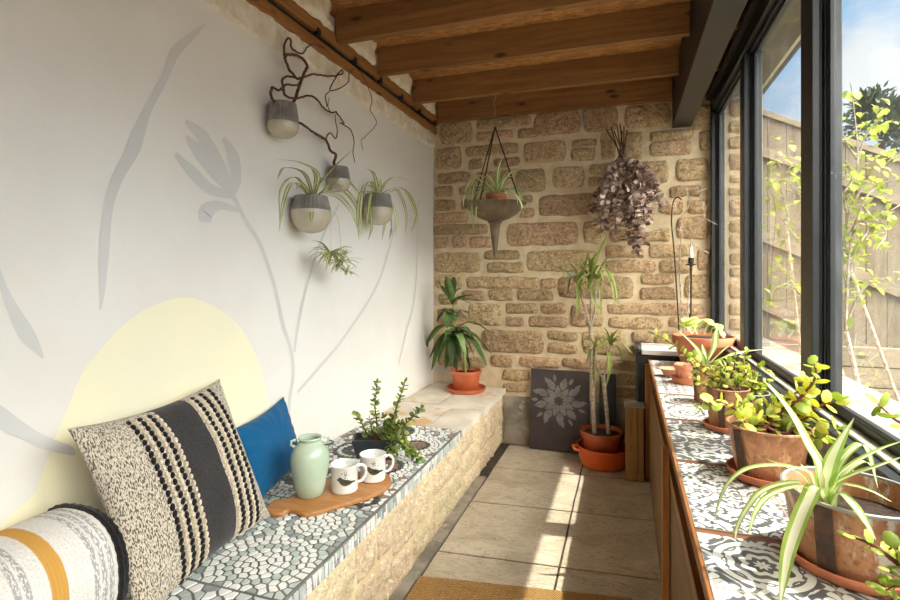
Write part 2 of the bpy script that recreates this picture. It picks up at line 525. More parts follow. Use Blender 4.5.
M_RUSTPALE = rust('flaking_white_rusty_tin', (184, 136, 96), (160, 108, 70), (206, 194, 176), (122, 74, 44))
M_GALV = mat('galvanised_tin', (164, 164, 158), (136, 134, 128), 14, 0.5, 0.1, 60, metal=0.4, spots=((140, 106, 78), 16, 0.62, 0.72))
M_POTRIB = mat('grey_ribbed_glaze', (140, 134, 126), (112, 106, 98), 14, 0.6, 0.3, 60)
M_POTCREAM = mat('cream_crackle_glaze', (196, 184, 164), (182, 170, 148), 8, 0.18, coat=0.4)
M_BRONZE = mat('mossy_bronze', (116, 98, 74), (86, 72, 54), 12, 0.6, 0.4, 40, metal=0.15, spots=((156, 112, 76), 12, 0.56, 0.7))
M_CHAIN = mat('dark_bead_chain', (52, 34, 34), (34, 24, 24), 60, 0.5)
M_WIRE = mat('dull_wire', (150, 140, 120), None, rough=0.5, metal=0.6)
M_DARKWIRE = mat('dark_iron', (46, 42, 38), (60, 52, 44), 30, 0.5, metal=0.4)
M_TWIG = mat('dark_brown_bark', (112, 76, 52), (84, 56, 38), 30, 0.85, 0.5, 90)
M_TWIGPALE = mat('pale_bare_twig', (196, 184, 168), (150, 128, 104), 30, 0.8)
M_BARK = mat('grey_cane_bark', (186, 170, 146), (150, 132, 108), 24, 0.85, 0.6, 60, stretch=(1, 1, 4))
M_REDSTEM = mat('red_brown_stem', (128, 62, 44), (104, 50, 38), 30, 0.6)
M_WAX = mat('white_wax', (236, 232, 222), None, rough=0.4)
# leaves
M_LGREEN = leafmat('spider_leaf_green', (150, 180, 78), (172, 198, 98), 14, 0.4, 0.45)
M_LCREAM = leafmat('spider_leaf_cream', (236, 238, 190), (244, 244, 212), 14, 0.4, 0.4)
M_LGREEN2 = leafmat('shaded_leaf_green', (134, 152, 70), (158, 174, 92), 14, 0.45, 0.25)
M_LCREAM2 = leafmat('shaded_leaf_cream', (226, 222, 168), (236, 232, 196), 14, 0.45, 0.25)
M_JADE = leafmat('jade_leaf', (178, 198, 88), (200, 212, 112), 18, 0.3, 0.5)
M_JADE_Y = leafmat('yellow_jade_leaf', (218, 218, 96), (230, 228, 124), 18, 0.3, 0.5)
M_BONSAI = leafmat('small_jade_leaf', (106, 132, 64), (136, 158, 86), 30, 0.4, 0.25)
M_DRAC = leafmat('glossy_dark_leaf', (78, 104, 58), (100, 126, 70), 12, 0.3, 0.2)
M_DRAC2 = leafmat('mid_green_leaf', (114, 140, 78), (136, 160, 92), 12, 0.35, 0.25)
M_MARG = leafmat('narrow_olive_leaf', (126, 142, 68), (152, 162, 84), 16, 0.45, 0.3)
M_SHRUB = leafmat('yellow_green_leaf', (150, 164, 62), (176, 182, 82), 10, 0.5, 0.5)
M_EUC = leafmat('dried_mauve_leaf', (164, 136, 122), (128, 102, 92), 20, 0.7, 0.1)
M_EUC2 = leafmat('dried_pale_leaf', (206, 184, 168), (180, 156, 140), 20, 0.7, 0.1)
M_HOSTA = leafmat('pale_lime_leaf', (222, 228, 150), (200, 214, 120), 14, 0.45, 0.4)
M_PINE = leafmat('pine_needles', (64, 84, 52), (44, 62, 40), 4, 0.7, 0.15)
# ceramics and textiles
M_MINT = mat('mint_green_glaze', (178, 194, 172), (170, 186, 162), 5, 0.2, coat=0.3)
M_ENAMEL = mat('white_enamel', (232, 232, 228), None, rough=0.18, coat=0.4)
M_BIRD = mat('olive_brown_print', (84, 82, 58), (62, 58, 44), 120, 0.4)
M_PRINT = mat('grey_print', (150, 148, 142), None, rough=0.4)
M_INK = mat('black_print', (44, 42, 40), None, rough=0.4)
M_TRAY = mat('charcoal_glazed_tray', (46, 52, 58), (38, 42, 48), 10, 0.35)
M_SLATE = mat('dark_slate_board', (70, 60, 60), (56, 48, 48), 5, 0.6, 0.2, 40, 0.003)
M_SLATEPALE = mat('etched_grey', (126, 122, 116), (108, 104, 98), 20, 0.75, 0.2, 80)

def fabric(name, c1, c2, scale=220.0, rough=0.9, bump=0.5, stretch=(1, 1, 1), lo=0.4, hi=0.6):
    m, k, b, tc = newmat(name)
    v = k.vm('MULTIPLY', tc, stretch)
    n = k.noise(v, scale, 2.0, 0.5)
    k.put(b.inputs['Base Color'], k.mix(k.rng(n, lo, hi), lin(*c1), lin(*c2)))
    b.inputs['Roughness'].default_value = rough; b.inputs['Specular IOR Level'].default_value = 0.1
    b.inputs['Sheen Weight'].default_value = 0.15
    k.put(b.inputs['Normal'], k.bump(n, bump, 0.004))
    return m
M_BLUE = fabric('petrol_blue_cotton', (20, 88, 132), (16, 78, 120), 300, 0.8, 0.2)
M_BOUCLE = fabric('boucle_wool', (206, 194, 174), (92, 82, 74), 250, 0.95, 1.0, (1.5, 0.42, 1.0), 0.46, 0.60)
M_CHARCOAL = fabric('charcoal_weave', (62, 58, 58), (44, 42, 42), 260, 0.95, 0.6)
M_YARN_B = fabric('black_yarn', (36, 33, 32), (24, 22, 22), 200, 0.95, 0.8)
M_YARN_W = fabric('natural_yarn', (222, 208, 186), (196, 180, 156), 200, 0.95, 0.8)

def bolster_mat():
    m, k, b, tc = newmat('striped_cotton_throw')
    x, y, z = k.sep(tc)
    y = k.m('ADD', y, k.m('MULTIPLY', k.m('SUBTRACT', k.noise(tc, 5.0), 0.5), 0.012))
    n = k.noise(tc, 240.0, 2.0); knit = k.m('SINE', k.m('MULTIPLY', y, 700.0))
    col = k.mix(k.rng(n, 0.4, 0.6), lin(222, 218, 211), lin(206, 200, 192))
    def band(c, hw, soft=0.004):
        return k.rng(k.m('ABSOLUTE', k.m('SUBTRACT', y, c)), hw, hw + soft, 1.0, 0.0)
    dash = k.rng(k.noise(k.vm('MULTIPLY', tc, (1, 3, 1)), 90.0, 1.0), 0.42, 0.5)
    for c in (-0.095, -0.075, 0.075, 0.095, 0.115, -0.42, -0.44):
        col = k.mix(k.m('MULTIPLY', k.m('MULTIPLY', band(c, 0.005), dash), 0.7), col, lin(130, 128, 128))
    col = k.mix(band(-0.012, 0.017), col, lin(196, 148, 74))
    col = k.mix(band(-0.30, 0.023), col, lin(204, 152, 62))
    k.put(b.inputs['Base Color'], col); b.inputs['Roughness'].default_value = 0.95; b.inputs['Specular IOR Level'].default_value = 0.1
    k.put(b.inputs['Normal'], k.bump(k.m('ADD', n, k.m('MULTIPLY', knit, 0.25)), 0.5, 0.003))
    return m
M_THROW = bolster_mat()

def coir():
    m, k, b, tc = newmat('coir_matting')
    x, y, z = k.sep(tc)
    zig = k.m('PINGPONG', x, 0.014)
    s = k.m('SINE', k.m('MULTIPLY', k.m('ADD', y, k.m('MULTIPLY', zig, 1.0)), 480.0))
    n = k.noise(tc, 180.0, 3.0)
    col = k.mix(k.rng(n, 0.35, 0.65), lin(224, 180, 118), lin(192, 146, 90))
    col = k.mix(k.m('MULTIPLY', k.rng(s, -1.0, 0.1, 1.0, 0.0), 0.7), col, lin(112, 76, 42))
    k.put(b.inputs['Base Color'], col); b.inputs['Roughness'].default_value = 0.95; b.inputs['Specular IOR Level'].default_value = 0.1
    k.put(b.inputs['Normal'], k.bump(k.m('ADD', s, n), 0.8, 0.006))
    return m
M_COIR = coir()

# patterned cement tiles
TILE = 0.23
def tile_mat(kind):
    m, k, b, tc = newmat('patterned_cement_tile_' + 'abcd'[kind])
    x, y, z = k.sep(tc)
    u = k.m('SUBTRACT', k.m('FRACT', k.m('DIVIDE', x, TILE)), 0.5)
    v = k.m('SUBTRACT', k.m('FRACT', k.m('DIVIDE', y, TILE)), 0.5)
    def pol(a, c):
        return k.m('SQRT', k.m('ADD', k.m('MULTIPLY', a, a), k.m('MULTIPLY', c, c))), k.m('ARCTAN2', c, a)
    r, th = pol(u, v)
    au = k.m('SUBTRACT', 0.5, k.m('ABSOLUTE', u)); av = k.m('SUBTRACT', 0.5, k.m('ABSOLUTE', v))
    r2, th2 = pol(au, av)
    S = lambda e: k.m('SINE', e)
    X = lambda e, c: k.m('MULTIPLY', e, c)
    A = lambda e, c: k.m('ADD', e, c)
    pu, pv = k.m('ABSOLUTE', u), k.m('ABSOLUTE', v)
    mxx, mnn = k.m('MAXIMUM', pu, pv), k.m('MINIMUM', pu, pv)
    def scroll(a1, b1, c1, d1):                     # mirrored curling foliage
        return k.m('MULTIPLY', S(A(X(mxx, a1), X(S(X(mnn, b1)), 2.1))), S(A(X(mnn, c1), X(S(X(mxx, d1)), 2.1))))
    if kind == 0:                                   # ringed medallion, foliage in the corners
        ring = S(A(X(r, 52.0), X(k.m('COSINE', X(th, 8.0)), 0.9)))
        sel = k.rng(r, 0.30, 0.31)
        rim_ = k.rng(k.m('ABSOLUTE', k.m('SUBTRACT', r, 0.375)), 0.030, 0.034, 1.0, -1.0)
        band = k.m('MULTIPLY', S(X(th, 16.0)), 0.8)
        f = A(k.m('MULTIPLY', ring, k.m('SUBTRACT', 1.0, sel)), k.m('MULTIPLY', scroll(34.0, 25.0, 30.0, 19.0), sel))
        f = k.m('MAXIMUM', f, k.m('MULTIPLY', rim_, k.m('MAXIMUM', band, 0.5)))
    elif kind == 1:
        f = A(scroll(31.0, 24.0, 27.0, 20.0), X(S(A(X(r, 34.0), X(k.m('COSINE', X(th, 4.0)), 1.6))), 0.35))
    elif kind == 2:
        f = A(scroll(38.0, 30.0, 36.0, 17.0), X(S(A(X(r2, 40.0), X(k.m('COSINE', X(th2, 8.0)), 1.2))), 0.4))
    else:
        f = A(scroll(27.0, 35.0, 33.0, 29.0), X(k.m('COSINE', A(X(r, 30.0), X(k.m('COSINE', X(th, 8.0)), 1.3))), 0.45))
    f = k.m('ADD', f, k.m('MULTIPLY', k.m('SUBTRACT', k.noise(tc, 60.0, 3.0), 0.5), 0.35))
    white = k.rng(f, -0.04, 0.10)
    col = k.mix(white, lin(84, 86, 88), lin(214, 212, 206))
    col = k.mix(k.m('MULTIPLY', k.rng(k.noise(tc, 14.0, 4.0), 0.5, 0.75), 0.25), col, lin(150, 146, 140))
    e = k.m('MAXIMUM', k.m('ABSOLUTE', u), k.m('ABSOLUTE', v))
    col = k.mix(k.rng(e, 0.486, 0.492), col, lin(150, 140, 126))
    k.put(b.inputs['Base Color'], col); b.inputs['Roughness'].default_value = 0.45
    return m
M_TILES = [tile_mat(i) for i in range(4)]
# mosaic
M_GROUT = mat('grey_grout', (118, 116, 112), (100, 98, 94), 12, 0.9, 0.3, 60)
MOS = [mat('white_tessera', (232, 232, 228), (222, 222, 216), 5, 0.3, island=0.04), mat('pale_green_tessera', (188, 198, 192), (178, 188, 182), 5, 0.3, island=0.08),
       mat('grey_tessera', (152, 158, 158), (140, 146, 146), 5, 0.35, island=0.08), mat('black_tessera', (44, 44, 46), None, rough=0.3, island=0.2),
       mat('brown_tessera', (150, 118, 98), (128, 104, 90), 5, 0.4, island=0.15), mat('patterned_blue_tessera', (170, 178, 184), (212, 212, 208), 60, 0.3, island=0.1)]
# ------------------------------------------------------------------ the room shell
XL, D, XW = -1.62, 4.33, 0.62          # plaster wall, stone wall, glazing line
YB = -1.4                              # near end of the room, behind the photographer
BT, BX = 0.467, -0.965                 # bench top, bench front
SH, SX0, SX1 = 0.83, 0.145, 0.555      # tiled shelf: height, front edge, back edge
JB, JT = 2.755, 2.932                  # joists: bottom, top

# floor: riven slabs with dark joints
fl = MB()
fl.box(XL - 0.2, YB, -0.08, XW + 0.1, D + 0.02, -0.012, 1)
colx = [(-0.925, -0.316), (-0.304, 0.296), (0.308, 0.64)]
def slab(mb, x0, x1, ya, yb, m=0):
    sk = lambda x, y: y + 0.085 * (x + 0.93)
    nx, ny = 8, 8
    vs, fs = [], []
    for j in range(ny + 1):
        for i in range(nx + 1):
            x = x0 + (x1 - x0) * i / nx
            y = sk(x, ya + (yb - ya) * j / ny)
            ed = 1.0 if 0 < i < nx and 0 < j < ny else 0.0
            z = -0.003 + 0.004 * noise.noise(Vector((x * 3, y * 3, 0.5))) + (0.0 if ed else -0.004)
            if ed == 0:
                x += 0.004 * noise.noise(Vector((x * 9, y * 9, 3.1))); y += 0.004 * noise.noise(Vector((x * 9, y * 9, 7.1)))
            vs.append((x, min(y, D + 0.01), z))
    for j in range(ny):
        for i in range(nx):
            a = j * (nx + 1) + i
            fs.append((a, a + 1, a + nx + 2, a + nx + 1))
    rim = [i for i in range(nx)] + [nx + (nx + 1) * j for j in range(ny)] + [(nx + 1) * (ny + 1) - 1 - i for i in range(nx)] + [(nx + 1) * (ny - j) for j in range(ny)]
    b0 = len(vs)
    for q in rim:
        x, y, z = vs[q]; vs.append((x, y, -0.02))
    for q in range(len(rim)):
        p = (q + 1) % len(rim)
        fs.append((rim[p], rim[q], b0 + q, b0 + p))
    mb.add(vs, fs, m)
ys = [4.31, 3.765, 3.165, 2.545, 1.94, 1.34, 0.74, 0.14, -0.46, -1.06]
for (x0, x1) in colx:
    for a, b in zip(ys[1:], ys[:-1]):
        slab(fl, x0, x1, a + 0.006, b - 0.006)
# narrow mortar kerb against the bench
fl.box(-0.995, YB, -0.015, -0.934, 3.55, 0.003, 2)
struct('floor', fl, [M_SLAB, M_DIRT, M_CEMENT], angle=30)

# stone masonry ------------------------------------------------
def stone(mb, P, s0, s1, t0, t1, depth, seed, m=0, nrm=Vector((0, -1, 0)), res=0.013, rnd=0.32, rough=0.42):
    """one rock-faced stone over the rectangle (s, t) on a face; P(s, t) gives the point, nrm points out"""
    w_, h_ = s1 - s0, t1 - t0
    nx = max(5, min(44, int(w_ / res))); ny = max(5, min(16, int(h_ / res)))
    vs, fs = [], []
    asp = w_ / max(h_, 1e-6)
    for j in range(ny + 1):
        for i in range(nx + 1):
            a, b = -1 + 2 * i / nx, -1 + 2 * j / ny
            ea = a * (1 - rnd * 0.5 * b * b * abs(a) ** 6 * (1 / max(1.0, asp) ** 0.7)); eb = b * (1 - rnd * 0.5 * a * a * abs(a) ** 4 * abs(b) ** 1)
            s_ = (s0 + s1) / 2 + w_ / 2 * ea; t_ = (t0 + t1) / 2 + h_ / 2 * eb
            k = Vector((s_ * 7 + seed * 3.7, t_ * 7 + seed * 1.3, seed))
            s_ += 0.010 * noise.noise(k) + 0.006 * noise.noise(k * 3.1); t_ += 0.010 * noise.noise(k + Vector((9, 4, 2))) + 0.006 * noise.noise(k * 3.3)
            dome = (1 - abs(a) ** (5 if asp > 1.6 else 3.5)) * (1 - abs(b) ** 3.2)
            e = 1.0 if 0 < i < nx and 0 < j < ny else 0.0
            n_ = noise.fractal(Vector((s_ * 26, t_ * 26, seed * 1.7)), 0.8, 2.0, 4)
            d_ = (depth * (dome ** 0.55) * (1 + rough * 1.5 * n_) + 0.0015 if e else -0.006)
            vs.append(P(s_, t_) + nrm * d_)
    for j in range(ny):
        for i in range(nx):
            a = j * (nx + 1) + i
            fs.append((a, a + 1, a + nx + 2, a + nx + 1))
    mb.add(vs, fs, m)

STONES = [(440,123,472,143),(477,118,531,127),(535,112,580,134),(477,132,512,140),(518,129,537,137),(436,148,461,168),(466,145,518,155),
(469,160,482,168),(494,158,519,166),(524,142,565,162),(572,140,596,146),(572,148,595,160),(438,173,470,183),(476,172,512,183),(516,170,545,191),(553,167,584,187),
(584,108,617,131),(625,105,670,126),(601,133,615,158),(624,133,643,158),(650,131,693,140),(650,142,691,155),(700,132,711,150),(692,105,711,128),
(590,164,615,173),(590,178,605,186),(637,162,668,183),(676,160,708,180),(435,187,453,196),(460,187,488,194),(435,200,455,210),(462,199,488,209),(434,213,468,222),
(539,195,597,215),(522,196,532,202),(520,208,533,217),(434,225,487,234),(435,237,447,247),(452,237,466,247),(470,237,492,247),(507,223,578,245),
(435,253,480,272),(485,251,519,259),(487,263,523,272),(527,251,598,271),(670,186,700,196),(660,201,684,213),(688,200,707,213),(677,217,708,238),(643,230,670,241),
(606,246,642,257),(649,245,690,257),(606,261,655,272),(660,260,692,272),(698,250,710,270),(604,192,632,205),(606,212,650,225),(610,230,638,241),(584,222,600,243),
(467,277,538,288),(437,275,462,288),(541,279,557,288),(558,277,633,298),(440,294,457,304),(462,291,484,300),(489,290,513,300),(518,290,552,300),(469,304,502,325),(506,304,537,313),
(541,304,566,313),(506,317,522,326),(529,317,567,327),(571,305,603,326),(482,331,543,352),(548,332,577,340),(548,344,577,353),(491,356,512,366),
(520,358,560,367),(563,359,606,368),(438,309,465,325),(437,331,476,352),(438,357,486,366),(641,274,674,284),(640,288,677,299),(685,275,710,298),(607,304,704,314),
(609,318,663,328),(670,318,708,327),(582,332,625,354),(632,333,650,342),(630,346,646,354),(655,333,700,354),(611,361,640,370),(503,371,529,380),(503,384,527,391),(534,371,562,380),
(568,372,596,391),(534,384,562,391),(613,375,640,384),(602,376,609,390),(646,360,700,380),(615,389,640,397)]
wb = MB()
wb.box(XL - 0.25, D, -0.1, 0.945, D + 0.3, 3.05, 1)
bk = lambda s, t: Vector((s, D, t))
for q, (x0, y0, x1, y1) in enumerate(STONES):
    a = onY((x0), (y0 + y1) / 2, D); b = onY((x1), (y0 + y1) / 2, D)
    xm = (x0 + x1) / 2
    t1, t0 = onY(xm, y0, D).z, onY(xm, y1, D).z
    hs = 0.010
    stone(wb, bk, a.x - hs, b.x + hs, t0 - hs, t1 + hs, 0.020 + 0.008 * R.random(), q + 1, 0)
# the same wall carries on outside, beyond the glazing
zc = 0.1
while zc < 2.9:
    hh = R.choice((0.09, 0.12, 0.16)); x = 0.72
    while x < 0.92:
        ww = min(R.uniform(0.14, 0.30), 0.955 - x)
        if ww > 0.06:
            stone(wb, bk, x, x + ww - 0.02, zc, zc + hh - 0.02, 0.022, R.random() * 50 + 200, 0)
        x += ww
    zc += hh
# grey rendered plinth at the foot of the wall
pv = []; nx, nz = 60, 12
for j in range(nz + 1):
    for i in range(nx + 1):
        x = -0.98 + 1.58 * i / nx; z = 0.405 * j / nz + (0.02 * noise.noise(Vector((x * 5, 0, 0))) if j == nz else 0)
        pv.append((x, D - 0.016 - 0.008 * noise.noise(Vector((x * 8, z * 8, 2))) + (0.02 if j == nz else 0), z))
wb.add(pv, [(j * (nx + 1) + i, j * (nx + 1) + i + 1, (j + 1) * (nx + 1) + i + 1, (j + 1) * (nx + 1) + i) for j in range(nz) for i in range(nx)], 2)
struct('wall_back', wb, [M_STONE, M_MORTAR, M_CEMENT], angle=60)

# plastered house wall -----------------------------------------
wl = MB()
wl.box(XL - 0.25, YB, -0.1, XL, D, 3.05)
wall_left = struct('wall_left', wl, M_PLASTER)
wf = MB(); wf.box(XL - 0.25, YB - 0.2, -0.1, 0.92, YB - 0.001, 3.05); struct('wall_front_added', wf, M_PLASTER)  # unseen wall added behind the camera to keep the joist faces dark
tag(wall_left, 'white plaster wall with a painted grey and yellow mural', 'wall')
ms = MB()                                   # rough lime strip left under the wall plate
ny, nz = 160, 10
vs = []
for j in range(nz + 1):
    for i in range(ny + 1):
        y = YB + (D - YB) * i / ny
        zl = 2.535 + 0.030 * noise.noise(Vector((y * 2.3, 4, 0))) + 0.01 * noise.noise(Vector((y * 14, 1, 0)))
        z = zl + (2.668 - zl) * j / nz
        d_ = 0.012 + 0.022 * abs(noise.fractal(Vector((y * 9, z * 9, 1.0)), 1.0, 2.0, 4)) if 0 < j else -0.002
        vs.append((XL + d_, y, z))
ms.add(vs, [(j * (ny + 1) + i + 1, j * (ny + 1) + i, (j + 1) * (ny + 1) + i, (j + 1) * (ny + 1) + i + 1) for j in range(nz) for i in range(ny)])
struct('trim_1', ms, M_ROUGHCAST, angle=80)
fill = MB()                                 # lumps of plaster packed between the joist ends
JY = [4.28, 3.731, 3.121, 2.597, 2.02, 1.44]
for a, b in zip(JY[1:], JY[:-1]):
    y0, y1 = a + 0.075, b - 0.012
    g = 14; vs = []
    for j in range(9):
        for i in range(g + 1):
            y = y0 + (y1 - y0) * i / g; z = 2.79 + 0.17 * j / 8
            e = (i in (0, g) or j in (0, 8))
            vs.append((XL + 0.035 + 0.05 * (1 - abs(2 * i / g - 1) ** 3) + 0.03 * noise.fractal(Vector((y * 9, z * 12, 5)), 1, 2, 4) - (0.03 if e else 0), y, z))
    fill.add(vs, [(j * (g + 1) + i + 1, j * (g + 1) + i, (j + 1) * (g + 1) + i, (j + 1) * (g + 1) + i + 1) for j in range(8) for i in range(g)])
struct('trim_2', fill, M_ROUGHCAST, angle=80)

# mural, painted flat on the plaster
def paint(pts, m, off, name, k=5, closed=True):
    P = [onX(px, py, XL) for px, py in pts]
    n = len(P)
    sm = []
    for i in range(n):
        a, b, c, d = P[i - 1], P[i], P[(i + 1) % n], P[(i + 2) % n]
        for j in range(k):
            t = j / k
            sm.append(0.5 * ((2 * b) + (c - a) * t + (2 * a - 5 * b + 4 * c - d) * t * t + (3 * b - a - 3 * c + d) * t ** 3))
    sm = [Vector((XL + off, max(p.y, 0.2), max(p.z, BT + 0.002))) for p in sm]
    bm = bmesh.new(); vv = [bm.verts.new(p) for p in sm]
    f = bm.faces.new(vv); f.normal_update()
    if f.normal.x < 0: f.normal_flip()
    bmesh.ops.triangulate(bm, faces=[f])
    me = bpy.data.meshes.new(name); bm.to_mesh(me); bm.free(); me.materials.append(m)
    o = bpy.data.objects.new(name, me); COL.objects.link(o); o.parent = wall_left
    return o
PAINTS = [0]
def stroke(pts, wid, off, name):
    PAINTS[0] += 1; off += 0.00025 * PAINTS[0]
    """painted stroke: pixel polyline and half widths in metres"""
    P = smooth_path([onX(px, py, XL) for px, py in pts], 7)
    n = len(P); L, Rr = [], []
    for i, p in enumerate(P):
        t = (P[min(i + 1, n - 1)] - P[max(i - 1, 0)]).normalized(); sd = Vector((0, -t.z, t.y))
        f = i / (n - 1) * (len(wid) - 1); q = min(int(f), len(wid) - 2); h = wid[q] + (wid[q + 1] - wid[q]) * (f - q)
        L.append(p + sd * h); Rr.append(p - sd * h)
    mb = MB(); vs = [Vector((XL + off, p.y, p.z)) for p in L + Rr]
    mb.add(vs, [(i, i + 1, n + i + 1, n + i) for i in range(n - 1)])
    o = mb.build(name, M_GREYPAINT, wall_left)
    return o
S2 = lambda L: [(a / 2, b / 2) for a, b in L]
S3 = lambda L: [(a / 3, 260 + b / 3) for a, b in L]
paint(S3([(60,860),(110,690),(140,600),(170,520),(200,450),(240,350),(300,270),(370,195),(450,140),(540,113),(600,120),(660,150),(710,190),(750,250),(780,320),(800,400),(815,470),(822,560),(826,640),(826,700)])
      , M_YELPAINT, 0.0012, 'painted_yellow_hill')
paint(S2([(412,47),(385,80),(355,115),(335,160),(300,230),(280,300),(245,360),(225,420),(218,500),(208,590),(199,621),(198,590),(197,500),(205,430),(220,360),(245,310),(265,260),(300,190),(325,145),(340,100),(375,68)]), M_GREYPAINT, 0.0018, 'painted_grey_leaf')
paint(S3([(-20,20),(0,30),(25,90),(60,150),(100,210),(125,270),(128,297),(100,275),(65,245),(40,200),(20,150),(0,95),(-20,60)]), M_GREYPAINT, 0.0018, 'painted_grey_leaf')
paint(S3([(-10,432),(60,480),(120,520),(180,545),(215,560),(225,585),(180,580),(120,565),(60,535),(-10,500)]), M_GREYPAINT, 0.0022, 'painted_grey_leaf')
stroke(S2([(462,385),(490,440),(520,490),(545,560),(555,600)]) + [(283,325), (291, 352), (293, 375), (289, 402), (289, 430)], (0.012, 0.011, 0.012, 0.013), 0.0018, 'painted_flower_stem')
for L, w_ in ((S2([(350,308),(385,345),(420,378),(462,392)]), (.010,.026,.024,.014)), (S2([(372,272),(400,305),(430,345),(464,390)]), (.008,.032,.030,.012)),
              (S2([(370,242),(405,275),(440,330),(466,388)]), (.010,.034,.028,.010)), (S2([(446,276),(465,315),(470,360),(464,392)]), (.012,.040,.034,.010)),
              (S2([(410,444),(412,424),(436,411),(474,420)]), (.030,.036,.020,.010))):
    stroke(L, w_, 0.0020, 'painted_petal')
stroke([(338,205),(322,237),(306,287),(297,330),(294,352)], (.008,.010,.010,.008), 0.0018, 'painted_flower_stem')
stroke([(396,222),(378,282),(345,335),(318,368),(297,392)], (.010,.012,.012,.010), 0.0021, 'painted_flower_stem')
stroke([(418,200),(415,290),(405,335),(398,365)], (.008,.010,.010,.008), 0.0018, 'painted_flower_stem')

# roof ---------------------------------------------------------
ce = MB(); ce.box(XL - 0.25, YB, JT, 0.92, D + 0.3, JT + 0.02); struct('ceiling', ce, M_OSB)
for y in JY:
    j = MB(); j.box(XL + 0.055, y, JB, 0.333, y + 0.048, JT - 0.001)
    o = struct('ceiling_beam', j, M_JOIST, bevel=0.003)
    j = MB(); j.box(0.468, y, JB, 0.89, y + 0.048, JT - 0.001)
    struct('ceiling_beam', j, M_JOIST, bevel=0.003)
pl = MB(); pl.box(XL, YB, 2.655, XL + 0.036, D - 0.002, 2.712); struct('wall_plate', pl, M_PLATE, bevel=0.004)
pl = MB(); pl.box(XL, YB, 2.735, XL + 0.054, D - 0.002, 2.80); struct('wall_plate', pl, M_PLATE, bevel=0.004)
st = MB()
st.box(0.335, YB, 2.545, 0.467, D - 0.002, 2.562, 0)            # bottom flange and webs of the steel
st.box(0.337, YB, 2.562, 0.347, D - 0.002, JT - 0.001, 1); st.box(0.455, YB, 2.562, 0.465, D - 0.002, JT - 0.001, 0)
struct('steel_beam', st, [M_STEEL, M_STEELDARK], bevel=0.003)
# soffit, fascia and gutter outside
so_ = MB(); so_.box(0.70, YB, 2.74, 0.90, D + 0.3, 2.752, 1); so_.box(0.90, YB, 2.74, 0.92, D + 0.3, 2.95, 0)
struct('roof_fascia', so_, [M_FASCIA, M_SOFFIT])
gu = MB(); gv = []
for a in range(9):
    t = PI + PI * a / 8
    gv.append((0.975 + 0.052 * math.cos(t), 2.86 + 0.052 * math.sin(t)))
gu.add([(x, y, z) for y in (YB, D + 0.32) for (x, z) in gv], [(i, i + 1, 10 + i, 9 + i) for i in range(8)])
gt = gu.build('roof_gutter', M_GUTTER, solid=0.003); gt['kind'] = 'structure'

# glazing ------------------------------------------------------
lw = MB(); lw.box(0.585, YB, -0.05, 0.74, D - 0.001, 0.955); struct('wall_right', lw, M_CEMENT)
PY = [(4.235, 4.325), (3.13, 3.255), (2.055, 2.20), (0.98, 1.12), (-0.08, 0.06), (-1.16, -1.02)]
rail = MB()
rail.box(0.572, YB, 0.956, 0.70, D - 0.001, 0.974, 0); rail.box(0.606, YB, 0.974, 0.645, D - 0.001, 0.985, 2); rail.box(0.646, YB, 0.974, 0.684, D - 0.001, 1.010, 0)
struct('window_sill', rail, [M_BLACK, M_BLACK2, M_SILL_SUNLIT], bevel=0.004)
hd = MB()
hd.box(0.60, YB, 2.64, 0.69, D - 0.001, 2.75, 0); hd.box(0.57, YB, 2.75, 0.70, D - 0.001, JT - 0.2 + 0.0, 0); hd.box(0.625, YB, 2.615, 0.68, D - 0.001, 2.64, 1)
struct('window_head', hd, [M_BLACK, M_BLACK2], bevel=0.004)
osl = MB(); osl.box(0.705, YB, 0.958, 0.92, D - 0.001, 0.985, 0); struct('outside_sill', osl, M_CEMENT, bevel=0.004)
for i, (a, b) in enumerate(PY):
    p = MB()
    p.box(0.598, a + 0.012, 1.011, 0.622, b - 0.012, 2.614, 0)
    p.box(0.622, a + 0.020, 1.011, 0.640, b - 0.020, 2.614, 0)
    p.box(0.640, a, 1.011, 0.682, a + 0.045, 2.614, 1); p.box(0.640, b - 0.045, 1.011, 0.682, b, 2.614, 1)
    p.box(0.648, a + 0.045, 1.011, 0.674, b - 0.045, 2.614, 0)
    p.box(0.632, a + 0.006, 1.011, 0.640, a + 0.034, 2.614, 0)
    struct('window_mullion', p, [M_BLACK, M_BLACK2], bevel=0.003)
for i in range(len(PY) - 1):
    a, b = PY[i + 1][1], PY[i][0]
    g = MB(); g.box(0.659, a + 0.001, 1.011, 0.663, b - 0.001, 2.614)
    o = struct('window_%d' % (i + 1), g, M_GLASS, smooth=False)
    f = MB(); f.box(0.642, a + 0.0005, 1.0115, 0.657, a + 0.014, 2.6135); f.box(0.642, b - 0.014, 1.0115, 0.657, b - 0.0005, 2.6135)
    f.box(0.642, a + 0.0005, 1.0115, 0.657, b - 0.0005, 1.024); f.box(0.642, a + 0.0005, 2.598, 0.657, b - 0.0005, 2.6135)
    f.build('glazing_bead', M_BLACK2, o, bevel=0.002)
# outside ground
gr = MB(); gr.box(0.741, YB - 1.5, -0.3, 12, 40, 0.10); struct('ground', gr, M_YARD)

